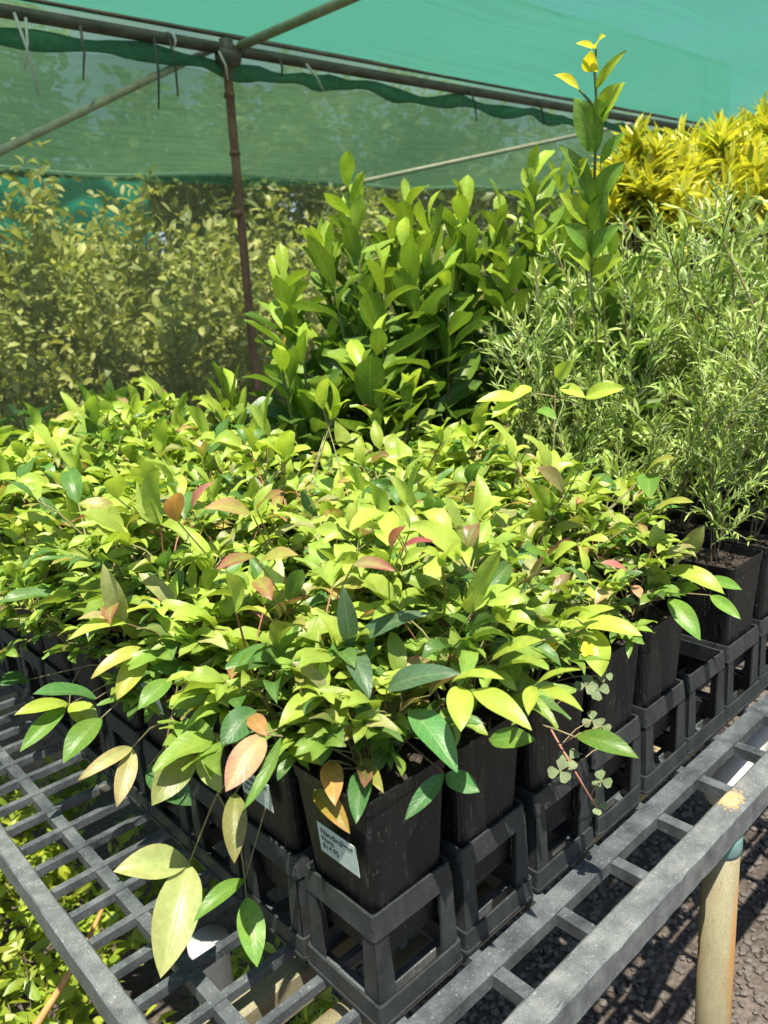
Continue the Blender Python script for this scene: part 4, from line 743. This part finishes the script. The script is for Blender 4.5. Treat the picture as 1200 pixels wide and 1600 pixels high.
for (x, y, v, s) in [(940, 1220, 0.235, 0.011), (955, 1160, 0.24, 0.010), (915, 1070, 0.25, 0.011), (935, 1078, 0.255, 0.011), (925, 1125, 0.245, 0.010), (940, 1135, 0.25, 0.010), (875, 1205, 0.25, 0.012), (890, 1185, 0.25, 0.011), (935, 1260, 0.228, 0.009), (900, 930, 0.34, 0.011), (880, 960, 0.33, 0.011), (860, 935, 0.35, 0.012), (945, 1055, 0.255, 0.008)]:
    p_ = at(x, y, 'y', v)-np.array(ox.location); trefoil(p_, nrm(CAM-p_-np.array(ox.location))+np.array([0, 0, 0.6])+rgo.normal(0, 0.25, 3), s)
    q_ = P_[np.argmin(np.linalg.norm(P_-p_, axis=1))]; sb.tube([q_, (p_+q_)/2+np.array([0, 0, 0.004]), p_], [0.0006]*3, 4, col=(0.28, 0.2, 0.1))
for (x, y, v) in ((858, 1010, 0.262), (917, 1016, 0.255)):
    p_ = at(x, y, 'y', v)-np.array(ox.location); n_ = nrm(CAM-p_-np.array(ox.location)+np.array([0, 0, 0.5])); a = nrm(np.cross(n_, [0.2, 0.1, 1])); b = np.cross(n_, a)
    pb_ = MB()
    for k in range(5): d = math.cos(k*1.257)*a+math.sin(k*1.257)*b+n_*0.3; leaves(pb_, p_, d, n_, 0.0088, 0.006, (0.75, 0.62, 0.02), (0.8, 0.35), 0.4, 0.15, 4, 2)
    pb_.build('flower', M['petal'], ox, True)
    sb.tube([P_[np.argmin(np.linalg.norm(P_-p_, axis=1))], p_], [0.0006, 0.0006], 4, col=(0.25, 0.25, 0.08))
fb.build('foliage', M['clover'], ox, True); sb.build('stem', M['stem'], ox, True)

# ---------------- glossy broad-leaved shrubs
BG = 'glossy broad-leaved shrubs in pots behind the nandinas'
bays = [(0.71, 0.99, (0.33, 0.29, 0.25, 0.2)), (0.86, 0.98, (0.60, 0.50, 0.44, 0.36, 0.28)), (0.98, 0.93, (0.53, 0.48, 0.42, 0.36)), (0.64, 1.14, (0.25, 0.21, 0.18)), (1.09, 0.93, (0.56, 0.50, 0.44, 0.36)), (0.79, 1.12, (0.45, 0.38, 0.33)), (1.19, 0.90, (0.55, 0.48, 0.42, 0.34)),
        (1.10, 0.62, (0.44, 0.40, 0.34)), (1.30, 0.90, (0.62, 0.54, 0.46, 0.4)), (1.45, 0.97, (0.62, 0.56, 0.5, 0.42)), (0.78, 0.87, (0.34, 0.28, 0.22)), (0.93, 1.09, (0.58, 0.50, 0.42)), (1.05, 1.06, (0.58, 0.52, 0.44))]
bylb = ['short glossy shrub beside the nandinas at the left end of the shrubs', 'glossy shrub with the tallest shoot of the middle clump', 'dense glossy shrub in the middle clump', 'lowest glossy shrub at the left end, next to the net', 'glossy shrub in front of the tall pale sapling', 'short glossy shrub behind the left end of the clump', 'glossy shrub beside the narrow leaved shrubs',
         'glossy shrub with one very tall stem rising above the narrow leaves', 'glossy shrub behind the tall single stem', 'farthest glossy shrub below the yellow plants', 'short glossy shrub in front of the middle clump, nearest the nandinas', 'glossy shrub behind the tallest shoot of the middle clump', 'glossy shrub at the back of the middle clump']
for i, ((x, y, hs), lb) in enumerate(zip(bays, bylb)):
    r_ = thing('potted_bay', (x, y, RIM), lb, 'potted plant', BG); add_pot(r_); fb, sb = bay_mesh(200+i, hs, ll=0.112)
    for mb_, nm, mt in ((fb, 'foliage', M['bay']), (sb, 'stem', M['stem'])):
        o = mb_.build(nm, mt, r_, True); o.location = (0, 0, -0.012)
    if i == 7:
        lv = [((931, 76), (946, 57), 18, YG), ((926, 112), (924, 78), 28, YG), ((930, 76), (899, 68), 11, YG), ((931, 140), (979, 78), 17, MG*1.2), ((905, 140), (865, 117), 18, YG*0.8), ((936, 185), (978, 128), 36, MG*1.3), ((930, 238), (896, 150), 46, DG*1.3), ((938, 196), (930, 150), 26, DG*1.2),
              ((938, 255), (980, 205), 22, DG*1.6), ((930, 318), (976, 252), 40, DG*1.3), ((892, 292), (919, 246), 28, MG*1.3), ((925, 300), (872, 225), 28, DG*1.2), ((925, 350), (872, 300), 30, MG*1.1), ((926, 362), (948, 300), 36, DG), ((924, 390), (880, 350), 36, DG*1.3), ((924, 400), (970, 350), 36, DG*1.2), ((926, 322), (893, 258), 28, DG*1.1), ((922, 420), (885, 392), 32, MG), ((925, 430), (975, 400), 32, MG*0.9)]
        sprig(r_, [(b_, t_, 'd', 1.27, 1.27, w_*1.1, c_*np.array([1.9, 1.35, 0.6]), 0.6, None, 0.35) for b_, t_, w_, c_ in lv], [([(922, 470), (924, 400), (925, 350), (927, 330), (928, 300), (929, 270), (930, 238), (931, 210), (932, 185), (932, 165), (931, 140), (929, 112), (930, 92), (931, 76)], 'd', [1.27]*14, (0.13, 0.2, 0.06)), ([(928, 165), (905, 140)], 'd', [1.27]*2, (0.2, 0.22, 0.07)), ([(922, 470), (905, 340), (892, 292)], 'd', [1.27]*3, (0.13, 0.2, 0.06))], 70, 'shoot', M['bay'], 2.2)
# ---------------- narrow-leaved shrubs
FV = [fine_mesh(300+s, 0.44+0.05*(s % 5)) for s in range(8)]; FC = {}
fl_ = [(i, j) for j in range(6) for i in range(6, 14)]
fl_ = [(i, j) for (i, j) in fl_ if not (j >= 4 and i < 9)]
PROF = ([700, 780, 830, 880, 960, 1050, 1120, 1200, 1300], [560, 470, 400, 372, 350, 318, 255, 190, 165])
rng = np.random.default_rng(31)
for (i, j) in fl_:
    x, y = PX+PITCH_*(i+0.5)-0.0025+(0.02 if j == 0 else 0), PY+PITCH_*(j+0.5)-0.0025
    lb = f'grey green narrow leaved shrub, {ORD[i-6]} pot past the nandinas, {ORD[j]} row from the bench edge'
    r_ = thing('narrow_leaved_shrub', (x-(0.02 if j == 0 else 0), y, RIM+0.012), lb, 'potted plant', 'narrow leaved shrubs packed in pots'); add_pot(r_)
    k = int(rng.integers(0, 8)); 
    pd = np.array([x, y, RIM])-CAM; zd = pd@f0; ix = 600+F*(pd@r1)/zd; hz = 800-F*(pd@u1)/zd
    s_ = (hz-np.interp(ix, *PROF))*zd/F/1.03/(0.44+0.05*(k % 5))*(rng.uniform(0.68, 1.04) if j > 1 else rng.uniform(0.6, 0.85))
    s_ = min(max(s_, 0.5), 1.35)
    if k not in FC: FC[k] = (FV[k][0].build('foliage', M['fine'], r_, True), FV[k][1].build('stem', M['stem'], r_, True)); o1, o2 = FC[k]
    else: o1, o2 = copy_to(FC[k][0], r_), copy_to(FC[k][1], r_)
    a_ = rng.uniform(0, 6.28)
    for o in (o1, o2): o.location = (0, 0, -0.012); o.scale = (s_, s_, s_); o.rotation_euler = (0, 0, a_)
# ---------------- yellow strap-leaved plants at the back right
for k, (x, y, h, R, lb) in enumerate([(1.98, 1.05, 0.74, 0.19, 'bright yellow strap leaved plant, the near one at the end of the rail'), (2.28, 1.02, 0.79, 0.21, 'bright yellow strap leaved plant between its two neighbours above the narrow leaves'), (2.62, 0.98, 0.86, 0.24, 'tallest yellow strap leaved plant, at the edge of the view')]):
    r_ = thing('yellow_strap_plant', (x, y, RIM), lb, 'potted plant', 'yellow strap leaved plants'); add_pot(r_); holder(x, y, ['pot holder under the nearest yellow strap leaved plant', 'pot holder under the middle yellow strap leaved plant', 'pot holder under the farthest yellow strap leaved plant'][k]); fb, sb = strap_mesh(400+k, 44, R, h)
    fb.build('foliage', M['strap'], r_, True); sb.build('stem', M['stem'], r_, True)
# ---------------- plants on the ground under the near left end of the bench
UV_ = [bush_mesh(500+s, 0.42, 0.62, 700, 0.075, (0.22, 0.33, 0.03), (0.42, 0.46, 0.04), 0.3) for s in range(2)]; UC = {}
for i, (x, y, s_, lb) in enumerate([(0.02, 1.45, 0.62, 'leafy plant on the ground outside the left end of the bench'), (0.30, 1.30, 0.55, 'leafy plant on the ground seen through the bench slats'), (0.05, 1.05, 0.58, 'leafy plant on the ground at the bottom left of the bench'), (0.35, 0.85, 0.45, 'low leafy plant on the ground under the drooping sprigs'), (-0.12, 1.75, 0.62, 'leafy plant on the ground farthest out at the left'), (0.25, 1.75, 0.6, 'leafy plant on the ground under the far left pots'), (-0.22, 1.25, 0.5, 'leafy plant on the ground outside the bench, nearest the view')]):
    r_ = thing('ground_plant', (x, y, 0), lb, 'plant', 'leafy plants on the ground below the bench', rz=i*1.7); r_.scale = (s_, s_, s_); k = i % 2
    if k not in UC: UC[k] = (UV_[k][0].build('foliage', M['nandina'], r_, True), UV_[k][1].build('stem', M['stem'], r_, True))
    else: copy_to(UC[k][0], r_); copy_to(UC[k][1], r_)
a = at(58, 1600, 'z', 0.30); b = at(128, 1490, 'z', 0.36); c = at(160, 1420, 'z', 0.40)
mb = MB(); mb.tube([a-(b-a)*1.3, a, b, c], [0.006, 0.006, 0.005, 0.003], 8, cap=True, col=(0.42, 0.21, 0.07)); tag(mb.build('dry_cane', M['stem'], None, True), 'orange brown dry cane leaning under the corner of the bench', 'cane')
